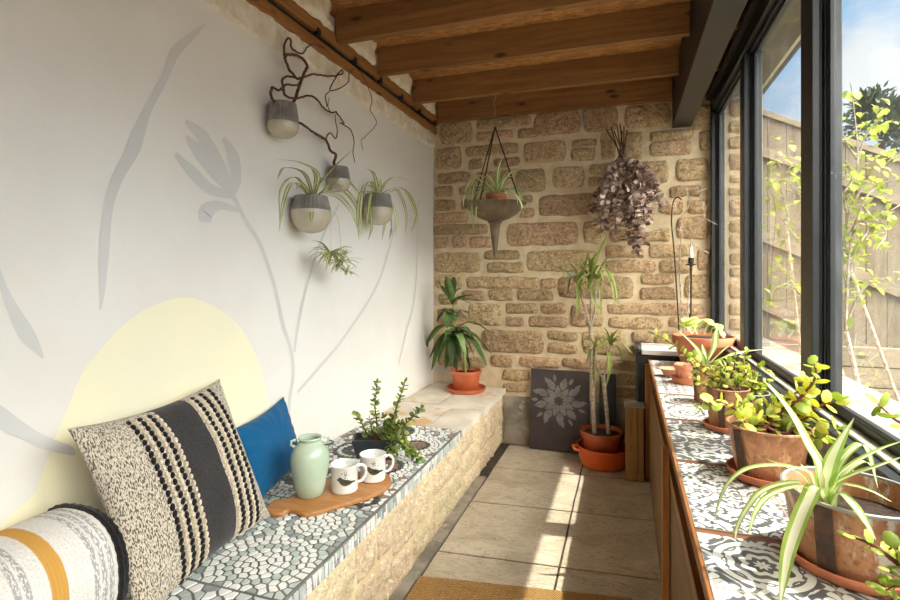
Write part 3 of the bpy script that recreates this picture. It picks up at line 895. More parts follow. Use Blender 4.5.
# cable clipped along the wall plate
cb = thing('cable', 'black cable clipped along the timber wall plate above the mural', 'cable', (XL + 0.03, 1.0, 2.724))
pts = [(XL + 0.028 + 0.004 * math.sin(y * 13), y, 2.724 + 0.004 * math.sin(y * 5.1)) for y in [YB + 0.05 + i * 0.06 for i in range(95)] if y < D - 0.03]
MB().tube(pts, 0.0085, 8).build('cord', M_CABLE, cb)
for y in (1.5, 1.95, 2.4, 2.8, 3.15, 3.5, 3.85, 4.2):
    c = MB(); c.box(XL + 0.0565, y, 2.722, XL + 0.064, y + 0.035, 2.752); c.box(XL + 0.037, y, 2.716, XL + 0.0635, y + 0.035, 2.7335)
    c.build('clip', M_CABLE, cb, bevel=0.003)
# ------------------------------------------------------------------ stone bench with mosaic top
bench = thing('stone_bench', 'long low stone bench with a mosaic and flagstone top along the plastered wall', 'bench', (-1.29, 2.2, 0))
core = MB(); core.box(XL + 0.007, YB + 0.2, 0.0, BX - 0.03, D - 0.018, BT - 0.05, 0)
fc = lambda s, t: Vector((BX - 0.030, s, t))
RB = random.Random(11)
y = YB + 0.22
while y < D - 0.10:                         # uneven blocks, some tall, some in two or three courses
    ww = min(RB.uniform(0.20, 0.52), D - 0.022 - y)
    cuts = RB.choice(([0, .21, .415], [0, .15, .415], [0, .12, .27, .415], [0, .27, .415], [0, .18, .30, .415]))
    for z0, z1 in zip(cuts[:-1], cuts[1:]):
        if ww > 0.3 and RB.random() < 0.6:
            f = RB.uniform(.35, .65) * ww
            sp_ = ((y, y + f), (y + f, y + ww))
        else:
            sp_ = ((y, y + ww),)
        for ya, yb in sp_:
            stone(core, fc, ya + .001, yb - .004, z0 + .002, z1 - .003, 0.014, RB.random() * 90, 1, Vector((1, 0, 0)), 0.016, 0.22, 1.0)
    y += ww
core.build('masonry', [M_MORTAR_PALE, M_STONE_PALE], bench, angle=60)
# flagstone end
fs_ = MB()
for (y0, y1, x0, x1) in ((3.08, 3.62, XL + 0.008, -1.20), (3.08, 3.55, -1.192, BX + 0.004), (3.63, D - 0.03, XL + 0.008, -1.32), (3.56, D - 0.03, -1.312, BX + 0.004)):
    nx, ny = 10, 10; vs = []
    for j in range(ny + 1):
        for i in range(nx + 1):
            x = x0 + (x1 - x0) * i / nx; y = y0 + (y1 - y0) * j / ny
            e = (i in (0, nx) or j in (0, ny))
            vs.append((x + (0.006 * noise.noise(Vector((x * 9, y * 9, 0))) if e else 0), y + (0.006 * noise.noise(Vector((x * 9, y * 9, 5))) if e else 0), BT - (0.004 if e else 0) + 0.003 * noise.noise(Vector((x * 6, y * 6, 2)))))
    b0 = len(vs)
    rim = [i for i in range(nx)] + [nx + (nx + 1) * j for j in range(ny)] + [(nx + 1) * (ny + 1) - 1 - i for i in range(nx)] + [(nx + 1) * (ny - j) for j in range(ny)]
    f2 = [(j * (nx + 1) + i, j * (nx + 1) + i + 1, (j + 1) * (nx + 1) + i + 1, (j + 1) * (nx + 1) + i) for j in range(ny) for i in range(nx)]
    for q in rim:
        vs.append((vs[q][0], vs[q][1], BT - 0.048))
    for q in range(len(rim)):
        p = (q + 1) % len(rim); f2.append((rim[p], rim[q], b0 + q, b0 + p))
    fs_.add(vs, f2)
fs_.build('flagstone_top', M_FLAG, bench, angle=35)

# mosaic: Voronoi pieces grown from hand-placed swirls, set in grout
def clip(poly, p, n_):
    out = []; L = len(poly)
    for i in range(L):
        a, b = poly[i], poly[(i + 1) % L]
        da = (a[0] - p[0]) * n_[0] + (a[1] - p[1]) * n_[1]; db = (b[0] - p[0]) * n_[0] + (b[1] - p[1]) * n_[1]
        if da <= 0: out.append(a)
        if da * db < 0:
            t = da / (da - db); out.append((a[0] + (b[0] - a[0]) * t, a[1] + (b[1] - a[1]) * t))
    return out
def voronoi(pts, rect, gap):
    cs = 0.07; grid = {}
    for i, (x, y) in enumerate(pts):
        grid.setdefault((int(x // cs), int(y // cs)), []).append(i)
    cells = []
    for i, (x, y) in enumerate(pts):
        poly = [(rect[0], rect[1]), (rect[2], rect[1]), (rect[2], rect[3]), (rect[0], rect[3])]
        poly = [(max(min(a, x + .08), x - .08), max(min(b, y + .08), y - .08)) for a, b in poly]
        gx, gy = int(x // cs), int(y // cs)
        near = [j for u in (-2, -1, 0, 1, 2) for v in (-2, -1, 0, 1, 2) for j in grid.get((gx + u, gy + v), []) if j != i]
        for j in near:
            dx, dy = pts[j][0] - x, pts[j][1] - y; d_ = math.hypot(dx, dy)
            if d_ < 1e-6: continue
            nx_, ny_ = dx / d_, dy / d_
            poly = clip(poly, (x + nx_ * (d_ / 2 - gap), y + ny_ * (d_ / 2 - gap)), (nx_, ny_))
            if len(poly) < 3: break
        cells.append(poly)
    return cells
def in_rect(x, y, r, e=0.006):
    return r[0] + e < x < r[2] - e and r[1] + e < y < r[3] - e
def mosaic(name, rect, centres, pick, base, sp=0.030, seed=3, rings=None):
    """centres: (x, y, radius); pieces follow rings round each centre, filler between"""
    rr = random.Random(seed); pts = []; info = []
    for ci, (cx, cy, rad) in enumerate(centres):
        rad_step = sp * 0.88; k = 0
        r_ = 0.0
        while r_ < rad:
            n_ = max(1, int(2 * PI * r_ / (sp * (1.25 if k % 2 else 1.0))))
            ph = rr.random() * 6
            for q in range(n_):
                a = ph + 2 * PI * q / n_ + rr.uniform(-0.12, 0.12) / max(1, k)
                x, y = cx + r_ * math.cos(a), cy + r_ * math.sin(a)
                if not in_rect(x, y, rect): continue
                if any(math.hypot(x - c[0], y - c[1]) < c[2] for c in centres[:ci]): continue
                pts.append((x, y)); info.append((ci, k))
            r_ += rad_step; k += 1
    tries = 0
    cs = sp
    G = {}
    for p in pts: G.setdefault((int(p[0] // cs), int(p[1] // cs)), []).append(p)
    while tries < 9000:
        tries += 1
        x, y = rr.uniform(rect[0], rect[2]), rr.uniform(rect[1], rect[3])
        if not in_rect(x, y, rect): continue
        gx, gy = int(x // cs), int(y // cs)
        if any(math.hypot(x - p[0], y - p[1]) < sp * 0.82 for u in (-1, 0, 1) for v in (-1, 0, 1) for p in G.get((gx + u, gy + v), [])): continue
        pts.append((x, y)); info.append((-1, 0)); G.setdefault((gx, gy), []).append((x, y))
    cells = voronoi(pts, rect, 0.0036)
    mb = MB()
    mb.box(rect[0] - 0.004, rect[1] - 0.006, BT - 0.048, rect[2] + 0.004, rect[3] + 0.006, BT - 0.003, 0)
    for c, inf, p in zip(cells, info, pts):
        if len(c) < 3: continue
        area = 0.5 * sum(c[i][0] * c[(i + 1) % len(c)][1] - c[(i + 1) % len(c)][0] * c[i][1] for i in range(len(c)))
        if abs(area) < 6e-5: continue
        h = BT + rr.uniform(-0.001, 0.001)
        g = [(p[0] + (a - p[0]) * 0.93, p[1] + (b - p[1]) * 0.93) for a, b in c]
        n_ = len(c)
        vs = [(a, b, BT - 0.004) for a, b in c] + [(a, b, h) for a, b in g]
        f2 = [tuple(range(n_, 2 * n_))] + [(q, (q + 1) % n_, n_ + (q + 1) % n_, n_ + q) for q in range(n_)]
        mb.add(vs, f2, 1 + pick(inf[0], inf[1], p[0], p[1], rr))
    return mb.build(name, [M_GROUT] + MOS, bench, smooth=False)
XA, XB = XL + 0.012, BX - 0.012
def pick1(c, k, x, y, rr):
    return rr.choice((1, 1, 2, 0)) if c < 0 else (0 if k % 4 < 2 else rr.choice((1, 2)))
def pick2(c, k, x, y, rr):
    if c < 0: return rr.choice((1, 1, 2, 2, 1))
    if c == 0: return 0 if k < 4 or k in (5, 6) else (1 if k == 4 else rr.choice((1, 2)))
    return 0 if k in (0, 1, 2, 3, 5, 6) else rr.choice((1, 2))
def pick3(c, k, x, y, rr):
    if c < 0: return rr.choice((0, 0, 4, 5, 0, 2))
    if c == 0: return (4, 4, 4, 3, 0)[min(k, 4)] if k < 5 else 0
    if c == 1: return (4, 5, 4, 4, 3)[min(k, 4)] if k < 5 else 0
    if c == 2: return (5, 4, 4, 4, 3)[min(k, 4)] if k < 6 else 0
    return (3, 0, 3)[k % 3]
mosaic('mosaic_panel', (XA, YB + 0.22, XB, 1.30), [(-1.2, 0.95, 0.26), (-1.4, 0.4, 0.25), (-1.1, -0.2, 0.25)], pick1, 1, 0.034, 3)
mosaic('mosaic_panel', (XA, 1.312, XB, 1.905), [(-1.16, 1.46, 0.185), (-1.14, 1.755, 0.15), (-1.45, 1.6, 0.16)], pick2, 1, 0.031, 4)
mosaic('mosaic_panel', (XA, 1.917, XB, 3.065), [(-1.13, 2.72, 0.17), (-1.17, 2.38, 0.15), (-1.36, 2.92, 0.16), (-1.06, 2.0, 0.07), (-1.45, 2.2, 0.16), (-1.4, 2.55, 0.13)], pick3, 0, 0.028, 5)
# broken-tile nosing along the front edge
nz_ = MB(); rn = random.Random(5); y = YB + 0.22
nz_.box(BX - 0.0375, YB + 0.22, BT - 0.062, BX - 0.004, 3.066, BT - 0.0022, 0)
while y < 3.04:
    w_ = rn.uniform(0.012, 0.040); sl_ = rn.uniform(-0.012, 0.012); sp_ = rn.random() < 0.35
    y1 = min(y + w_, 3.06)
    c = rn.choice((0, 0, 0, 1, 5, 1, 0))
    q = [(y + 0.002 + max(0, sl_), BT - 0.058), (y1 - 0.002, BT - 0.058), (y1 - 0.002 + sl_ * .5, BT - 0.010), (y + 0.002, BT - 0.010)]
    if sp_:
        mid = BT - 0.036
        for qq in ([q[0], q[1], (y1 - 0.002, mid - 0.002), (y + 0.002, mid - 0.004)], [(y + 0.002, mid + 0.002), (y1 - 0.002, mid + 0.003), q[2], q[3]]):
            nz_.plate([(BX - 0.005, a, b) for a, b in qq], (0.005, 0, 0), 1 + rn.choice((0, 0, 1, 2)))
    else:
        nz_.plate([(BX - 0.005, a, b) for a, b in q], (0.005, 0, 0), 1 + c)
    y = y1
nz_.build('tile_nosing', [M_GROUT] + MOS, bench, smooth=False)

# ------------------------------------------------------------------ tiled shelf under the window
shelf = thing('potting_shelf', 'long pine shelf topped with patterned black and white tiles under the window', 'shelf', (0.35, 2.2, 0))
ROWS = [3.885, 3.319, 2.835, 2.362, 1.853, 1.372, 0.89, 0.41]
for i in range(len(ROWS) - 1):
    y1, y0 = ROWS[i] - 0.013, ROWS[i + 1] + 0.013
    t = MB(); t.box(0, 0, 0, SX1 - SX0 - 0.014, y1 - y0, 0.012)
    o = t.build('tile_panel', M_TILES[(2, 3, 0, 1, 2, 1, 0)[i] if i != 5 else 0], shelf, world=False, bevel=0.0015)
    o.location = Vector((SX0 + 0.012, y0, SH - 0.012)) - Vector(shelf.location)
for i in range(len(ROWS)):
    y = ROWS[i]
    t = MB(); t.box(SX0 + 0.002, y - 0.0122, SH - 0.03, SX1, y + 0.0122, SH - 0.003)
    t.build('batten', M_BATTEN, shelf, bevel=0.002)
t = MB(); t.box(SX0 + 0.012, 0.42, SH - 0.0305, SX1, 3.872, SH - 0.0125); t.build('deck', M_PLY, shelf)
t = MB(); t.box(SX0 + .003, 0.40, SH - 0.030, SX0 + 0.0115, 3.90, SH + 0.001); t.build('front_edge', M_SHELFWOOD, shelf, bevel=0.002)
t = MB(); t.box(SX0 + 0.006, 0.42, SH - 0.155, SX0 + 0.030, 3.855, SH - 0.112); t.build('lower_rail', M_SHELFWOOD, shelf, bevel=0.002)
t = MB(); t.box(SX0 + 0.010, 0.42, 0.0, SX0 + 0.026, 3.84, SH - 0.156); t.build('front_panel', M_PLY, shelf)
for y in (3.856, 2.065, 0.5):
    t = MB(); t.box(SX0 - 0.018, y, 0.0, SX0 + 0.0055 if y < 3.8 else SX0 + .03, y + 0.044, SH - 0.032)
    t.build('leg', M_POSTWOOD, shelf, bevel=0.002)
t = MB(); t.box(SX0 + 0.0345, 3.856, 0.0, SX1, 3.875, SH - 0.031); t.build('end_board', M_BOXWOOD, shelf)
for y in (3.85, 0.5):
    t = MB(); t.box(SX1 - 0.04, y - 0.05, 0.0, SX1 - 0.001, y, SH - 0.031); t.build('leg', M_POSTWOOD, shelf)

# low painted ledge in the corner
lg = thing('corner_ledge', 'low dark cabinet with a white painted top in the far corner under the window', 'cabinet', (0.33, 4.12, 0))
t = MB(); t.box(0.072, 3.955, 0.0, 0.575, D - 0.03, 0.855); t.build('body', M_BLACK2, lg, bevel=0.01)
t = MB(); t.box(0.105, 3.925, 0.856, 0.574, D - 0.03, 0.895); t.build('top', M_WHITEBOARD, lg, bevel=0.006)
t = MB(); t.box(0.062, 3.945, 0.856, 0.104, D - 0.03, 0.905); t.build('edge_strip', M_BLACK2, lg, bevel=0.016, bseg=4)
# plank box on the floor
bx = thing('plank_box', 'old plank box with a grey lid standing on the floor beside the shelf end', 'box', (0.065, 3.87, 0))
for k in range(3):
    t = MB(); t.box(-0.004 + k * 0.041, 3.812, 0.0, 0.0345 + k * 0.041, 3.828, 0.505); t.build('plank', M_BOXWOOD, bx, bevel=0.002)
t = MB(); t.box(-0.004, 3.8285, 0.0, 0.012, 3.925, 0.505); t.build('side_plank', M_BOXWOOD, bx, bevel=0.002)
t = MB(); t.box(0.1005, 3.8285, 0.0, 0.1165, 3.925, 0.505); t.build('side_plank', M_BOXWOOD, bx, bevel=0.002)
t = MB(); t.box(-0.012, 3.804, 0.506, 0.1235, 3.932, 0.522); t.build('lid', M_GALV, bx, bevel=0.004)

# coir mat
mt = MB(); g = 40; vs = []
sk = lambda x, y: y + 0.15 * (x + 0.95)
for (zz) in (0.0205, 0.001):
    for j in range(2):
        pass
nx, ny = 60, 44
for j in range(ny + 1):
    for i in range(nx + 1):
        x = -0.925 + 0.95 * i / nx; y = sk(x, 1.62 + 0.655 * j / ny)
        e = (i in (0, nx) or j in (0, ny))
        vs.append((x + (0.004 * noise.noise(Vector((x * 60, y * 60, 0)))), y + 0.004 * noise.noise(Vector((x * 60, y * 60, 4))), 0.005 if e else 0.021 + 0.002 * noise.noise(Vector((x * 90, y * 90, 1)))))
b0 = len(vs)
rim = [i for i in range(nx)] + [nx + (nx + 1) * j for j in range(ny)] + [(nx + 1) * (ny + 1) - 1 - i for i in range(nx)] + [(nx + 1) * (ny - j) for j in range(ny)]
f2 = [(j * (nx + 1) + i, j * (nx + 1) + i + 1, (j + 1) * (nx + 1) + i + 1, (j + 1) * (nx + 1) + i) for j in range(ny) for i in range(nx)]
for q in rim: vs.append((vs[q][0], vs[q][1], 0.002))
for q in range(len(rim)):
    p = (q + 1) % len(rim); f2.append((rim[p], rim[q], b0 + q, b0 + p))
mt.add(vs, f2)
dm = mt.build('doormat', M_COIR, loc=(-0.45, 1.95, 0.0)); tag(dm, 'brown woven coir doormat on the stone floor beside the bench', 'doormat')
# ------------------------------------------------------------------ cushions and throw
def pillow(name, mats, w_, h_, t_, M, zones=None, n=56, seed=1, wrinkle=0.006, label=None, cat=None, ear=0.05):
    def surf(a, b, sgn):
        ex = 1 - 0.10 * (1 - abs(b) ** 2.0) * abs(a) ** 3; ey = 1 - 0.10 * (1 - abs(a) ** 2.0) * abs(b) ** 3
        pr = max(0.0, (1 - abs(a) ** 2.4)) ** 0.62 * max(0.0, (1 - abs(b) ** 2.4)) ** 0.62
        x, y = a * w_ / 2 * ex, b * h_ / 2 * ey
        z = sgn * (t_ * pr + 0.002)
        e = pr ** 0.4
        z += wrinkle * e * noise.noise(Vector((x * 9 + seed, y * 9, sgn * 3 + seed)))
        z += wrinkle * 1.2 * (1 - pr) * min(1, pr * 6) * noise.noise(Vector((math.atan2(b, a) * 5, seed, sgn)))
        return Vector((x, y, z))
    mb = MB()
    for sgn in (1, -1):
        vs = [surf(-1 + 2 * i / n, -1 + 2 * j / n, sgn) for j in range(n + 1) for i in range(n + 1)]
        fs, ms = [], []
        for j in range(n):
            for i in range(n):
                a = j * (n + 1) + i
                f = (a, a + 1, a + n + 2, a + n + 1)
                fs.append(f if sgn > 0 else f[::-1])
                u = (i + 0.5) / n; q = 0
                if zones:
                    for lim, zi in zones:
                        if u < lim: q = zi; break
                ms.append(q)
        mb.add(vs, fs, ms)
    b = n + 1; off = b * b                       # close the rim
    rim = [i for i in range(n)] + [n + b * j for j in range(n)] + [b * b - 1 - i for i in range(n)] + [b * (n - j) for j in range(n)]
    for q in range(len(rim)):
        p = (q + 1) % len(rim)
        mb.f.append([rim[q], off + rim[q], off + rim[p], rim[p]]); mb.mi.append(0)
    o = mb.build(name, mats, smooth=True, angle=75)
    o.matrix_world = M
    tag(o, label, cat)
    return o, surf
def frame_from(c, xa, ya):
    xa = Vector(xa).normalized(); za = xa.cross(Vector(ya)).normalized(); ya = za.cross(xa)
    return Matrix(((xa.x, ya.x, za.x, c[0]), (xa.y, ya.y, za.y, c[1]), (xa.z, ya.z, za.z, c[2]), (0, 0, 0, 1)))

MC = frame_from((-1.402, 1.372, 0.748), (-0.05, 0.59, 0.012), (-0.21, -0.03, 0.50))
ZN = [(0.23, 0), (0.39, 0), (0.63, 1), (0.85, 0), (1.1, 0)]
cu, cs_ = pillow('cushion', [M_BOUCLE, M_CHARCOAL], 0.635, 0.575, 0.088, MC, ZN, 64, 2, 0.006,
                 'square boucle cushion with charcoal centre and braided black and cream stripes leaning on the wall', 'cushion')
rb = random.Random(3)
for (u0, u1) in ((0.225, 0.405), (0.625, 0.86)):
    mb = MB(); cols = (1, 0, 1, 0, 1, 0) if u0 < 0.5 else (0, 1, 0, 1, 0, 1)
    for ci, c in enumerate(cols):
        u = u0 + (u1 - u0) * (ci + 0.5) / len(cols); a = -1 + 2 * u
        nb = 26
        for k in range(nb):
            b = -0.965 + 1.93 * (k + (0.5 if ci % 2 else 0.0)) / nb
            p = cs_(a, b, 1); pn = cs_(a, min(1, b + 0.03), 1)
            t = (pn - p).normalized(); nr = Vector((0, 0, 1)); sd = t.cross(nr).normalized()
            r_ = rb.uniform(0.85, 1.15) * (0.0088 if u0 < .5 else 0.0100)
            mb.ell(p + Vector((rb.uniform(-.001, .001), 0, 0.002)), (sd + t * 0.5).normalized() * r_, t * 0.0105 * rb.uniform(.9, 1.1), nr * 0.0085, 7, 4, c)
    mb.build('braid', [M_YARN_W, M_YARN_B], cu, world=False)

MBl = frame_from((-1.535, 1.985, 0.648), (-0.05, 0.40, 0.035), (-0.10, -0.02, 0.33))
pillow('cushion', [M_BLUE], 0.43, 0.335, 0.058, MBl, None, 44, 7, 0.008, 'plain petrol blue cushion leaning on the wall behind the mint jug', 'cushion')

th_ = MB(); nu, nv = 40, 40; vs = []
Ll, Lr = -0.62, 0.215
for j in range(nv + 1):
    y = Ll + (Lr - Ll) * j / nv
    e = max(0.0, 1 - max(0.0, (y - (Lr - 0.10)) / 0.10) ** 2.2) ** 0.5 * max(0.0, 1 - max(0.0, ((Ll + 0.1) - y) / 0.10) ** 2.2) ** 0.5
    e = max(e, 0.02)
    for i in range(nu):
        a = 2 * PI * i / nu
        ca, sa = math.cos(a), math.sin(a)
        rx = 0.165 * math.copysign(abs(ca) ** 0.85, ca) * e; rz = 0.164 * math.copysign(abs(sa) ** 0.85, sa) * e
        q = 0.008 * noise.noise(Vector((ca * 1.5, sa * 1.5, y * 6)))
        vs.append((rx * (1 + q), y, rz * (1 + q)))
fs = [(j * nu + i, j * nu + (i + 1) % nu, (j + 1) * nu + (i + 1) % nu, (j + 1) * nu + i) for j in range(nv) for i in range(nu)]
fs += [tuple(range(nu)), tuple(range(nv * nu + nu - 1, nv * nu - 1, -1))]
th_.add(vs, [f[::-1] for f in fs])
bo = th_.build('bolster', M_THROW, loc=(-1.43, 0.885, 0.468 + 0.169), world=False, angle=80)
tag(bo, 'rolled white cotton throw with mustard and black bands at the near end of the bench', 'throw')
bb = MB()
for yy, rr_ in ((0.142, 0.009), (0.158, 0.009)):
    pts = []
    for i in range(73):
        a = 2 * PI * i / 72; ca, sa = math.cos(a), math.sin(a)
        e = max(0.0, 1 - max(0.0, (yy - (Lr - 0.10)) / 0.10) ** 2.2) ** 0.5
        pts.append((0.170 * e * math.copysign(abs(ca) ** 0.85, ca), yy + 0.002 * math.sin(a * 36), 0.166 * e * math.copysign(abs(sa) ** 0.85, sa)))
    bb.tube(pts, [rr_ * (0.85 + 0.3 * (i % 2)) for i in range(73)], 7)
bb.build('black_stripe', M_YARN_B, bo, world=False)

# ------------------------------------------------------------------ board, jug and mugs
BZ = BT + 0.001
brd = [(268,505),(276,500),(288,498),(296,494),(308,487),(330,478),(352,472),(376,471),(388,474),(391,480),(388,486),(376,493),(356,500),(334,506),(318,511),(304,513),(295,510),(288,509),(280,513),(270,512),(266,509)]
lp = smooth_path([onZ(x, y, BZ + 0.018) for x, y in brd + [brd[0]]], 4)[:-1]
b_ = MB(); b_.plate([(p.x, p.y, BZ) for p in lp], (0, 0, 0.018))
cxy = sum((Vector(p) for p in lp), Vector()) / len(lp)
bm_ = b_.build('serving_board', M_OLIVEWOOD, loc=(cxy.x, cxy.y, BZ), bevel=0.004)
tag(bm_, 'olive wood serving board with a short handle lying on the mosaic bench', 'serving board')
TZ = BZ + 0.019

jp = onZ(310, 494, TZ); jp = Vector((jp.x, jp.y, TZ))
jug = thing('jug', 'mint green ceramic jar with a black wire handle on the wooden board', 'jug', jp)
prof = [(0.0, 0.0), (0.052, 0.0), (0.058, 0.004), (0.066, 0.04), (0.078, 0.10), (0.083, 0.145), (0.080, 0.18), (0.066, 0.212), (0.048, 0.226), (0.044, 0.232), (0.047, 0.238), (0.051, 0.244), (0.049, 0.248), (0.041, 0.244), (0.038, 0.23), (0.05, 0.20), (0.06, 0.15), (0.05, 0.05), (0.0, 0.02)]
j = MB(); j.lathe(prof, 40, jp); j.build('body', M_MINT, jug, angle=50)
hd_ = Vector((0.80, 0.60, 0)).normalized(); 
for s in (1, -1):
    l_ = MB(); c = jp + hd_ * (0.064 * s) + Vector((0, 0, 0.226))
    l_.tube([c + Vector((0, 0, -0.016)), c + hd_ * (0.014 * s) + Vector((0, 0, -0.006)), c + hd_ * (0.013 * s) + Vector((0, 0, 0.010)), c + hd_ * (-0.006 * s) + Vector((0, 0, 0.014))], [0.007, 0.006, 0.006, 0.006], 8)
    l_.build('lug', M_MINT, jug)
sd_ = Vector((0.75, -0.66, 0)).normalized()
w_ = MB(); pts = []
for k in range(17):
    a = PI * k / 16
    pts.append(jp + hd_ * (0.078 * math.cos(a)) + sd_ * (0.040 * math.sin(a)) * 0.6 + hd_ * (0.055 * math.sin(a)) + Vector((0, 0, 0.226 - 0.012 * math.sin(a))))
w_.tube(pts, 0.0028, 7); w_.build('wire_handle', M_INK, jug)

# songbird print, wrapped on the mug wall (u right, v up, in metres)
BIRD = [(-.040,.012),(-.034,.016),(-.030,.022),(-.022,.023),(-.016,.018),(-.006,.014),(.006,.012),(.018,.006),(.034,.004),(.040,.001),(.036,-.003),(.022,-.003),(.012,-.008),(.000,-.011),(-.012,-.010),(-.022,-.004),(-.028,.004),(-.033,.009)]
WING = [(-.014,.010),(-.002,.010),(.012,.004),(.026,.001),(.014,-.002),(.002,-.003),(-.010,.002)]
def mug(p, label, ang, hang):
    t = thing('mug', label, 'mug', p, 'bird mugs on the board')
    r, h = 0.058, 0.118
    prof = [(0, 0), (r - .006, 0), (r - .001, .004), (r, .012), (r, h - .006), (r + .003, h - .003), (r + .0035, h), (r, h + .001), (r - .003, h - .004), (r - .004, .02), (r - .012, .008), (0, .007)]
    b = MB(); b.lathe(prof, 40, p); b.build('body', M_ENAMEL, t, angle=50)
    hv = Vector((math.cos(hang), math.sin(hang), 0)); H_ = MB()
    pts = smooth_path([p + hv * (r - .001) + Vector((0, 0, h * .84)), p + hv * (r + .020) + Vector((0, 0, h * .86)), p + hv * (r + .036) + Vector((0, 0, h * .70)), p + hv * (r + .034) + Vector((0, 0, h * .45)), p + hv * (r + .016) + Vector((0, 0, h * .27)), p + hv * (r - .001) + Vector((0, 0, h * .25))], 5)
    H_.tube(pts, 0.0062, 8); H_.build('handle', M_ENAMEL, t)
    def wrap(poly, m, name, du=0, dv=0.5 * h, sc=1.0, lift=0.0006):
        bm = bmesh.new(); P = []
        n = len(poly)
        for i in range(n):
            for k in range(3):
                f = k / 3; a, c = poly[i], poly[(i + 1) % n]
                P.append(((a[0] + (c[0] - a[0]) * f) * sc + du, (a[1] + (c[1] - a[1]) * f) * sc + dv))
        vv = [bm.verts.new((u, v, 0)) for u, v in P]
        f = bm.faces.new(vv); bmesh.ops.triangulate(bm, faces=[f])
        bmesh.ops.subdivide_edges(bm, edges=[e for e in bm.edges if e.calc_length() > 0.012], cuts=2, use_grid_fill=True)
        bmesh.ops.triangulate(bm, faces=bm.faces[:])
        for v in bm.verts:
            a = ang + v.co.x / r; z = v.co.y
            v.co = Vector(((r + lift) * math.cos(a), (r + lift) * math.sin(a), z))
        bmesh.ops.recalc_face_normals(bm, faces=bm.faces[:])
        me = bpy.data.meshes.new(name); bm.to_mesh(me); bm.free(); me.materials.append(m)
        o = bpy.data.objects.new(name, me); COL.objects.link(o); o.parent = t
        return o
    wrap(BIRD, M_BIRD, 'bird_print', 0.0, 0.052, 1.12)
    wrap(WING, M_INK, 'bird_print', 0.002, 0.052, 1.0, 0.0010)
    for q, (x0, x1, v) in enumerate(((-.004, .034, .078), (-.010, .030, .085), (-.002, .026, .092))):
        wrap([(x0, v), (x1, v), (x1, v + .0022), (x0, v + .0022)], M_PRINT, 'script_print')
    rr = random.Random(int(p.x * 1000))
    for q in range(7):
        u, v, s = rr.uniform(-.036, .020), rr.uniform(.014, .036), rr.uniform(.0015, .0035)
        wrap([(u + s * math.cos(k * 1.05), v + s * .8 * math.sin(k * 1.05)) for k in range(6)], M_INK if q % 2 else M_BIRD, 'blot_print')
    for x in (-.008, .000):
        wrap([(x, .020), (x + .0016, .020), (x + .0006, .044), (x - .0010, .044)], M_INK, 'bird_print')
cam_ang = lambda p: math.atan2(-p.y, -p.x)
m1 = onZ(344.5, 490, TZ); m2 = onZ(373, 479, TZ)
mug(m1, 'white enamel mug printed with a bird, the nearer one beside the mint jug', cam_ang(m1) + 0.15, cam_ang(m1) + 1.75)
mug(m2, 'white enamel mug printed with a bird, nearest the tip of the board', cam_ang(m2) + 0.15, cam_ang(m2) + 1.75)

# ------------------------------------------------------------------ leaves
def droop(p, az, el, L, g, n=14, curl=0.0, clampf=None, xmin=None, zmin=None):
    p = Vector(p); d_ = Vector((math.cos(az) * math.cos(el), math.sin(az) * math.cos(el), math.sin(el)))
    out = [p.copy()]; st = L / n
    for k in range(n):
        d_ = (d_ + Vector((0, 0, -g * st * (0.4 + 1.2 * k / n)))).normalized()
        if curl: d_ = (Matrix.Rotation(curl * st, 3, 'Z') @ d_).normalized()
        p = p + d_ * st
        if xmin is not None and p.x < xmin: p.x = xmin + 0.002 * (k % 2)
        if zmin is not None and p.z < zmin: p.z = zmin
        out.append(p.copy())
    return out
def taper(w0, w1=None, peak=0.35, base=0.55):
    """half width along a strap leaf"""
    def f(t):
        if t < peak: return w0 * (base + (1 - base) * math.sin(t / peak * PI / 2))
        return w0 * max(0.04, math.cos((t - peak) / (1 - peak) * PI / 2) ** 0.8)
    return f
def spider(mb, c, n, L, w_, g, rnd, el=(0.5, 1.3), xmin=None, az=None, zmin=None, mm=(0, 1, 1, 0)):
    for k in range(n):
        a = (2 * PI * k / n + rnd.uniform(-.3, .3)) if az is None else rnd.uniform(*az)
        l = L * rnd.uniform(0.65, 1.12)
        p = Vector(c) + Vector((math.cos(a), math.sin(a), 0)) * 0.006
        mb.strap(droop(p, a, rnd.uniform(*el), l, g * rnd.uniform(.8, 1.25), 16, rnd.uniform(-1.2, 1.2), None, xmin, zmin), taper(w_ * rnd.uniform(.8, 1.15)), fold=0.3, ms=mm)
def jade_leaf(mb, p, d_, size, m, rnd):
    d_ = Vector(d_).normalized()
    s = d_.cross(Vector((rnd.uniform(-1, 1), rnd.uniform(-1, 1), 1.2))).normalized(); nrm = s.cross(d_).normalized()
    L = size * rnd.uniform(.8, 1.2)
    mb.ell(Vector(p) + d_ * L * 0.55, d_ * (L * 0.55), s * (L * 0.44), nrm * (L * 0.10), 8, 4, m)
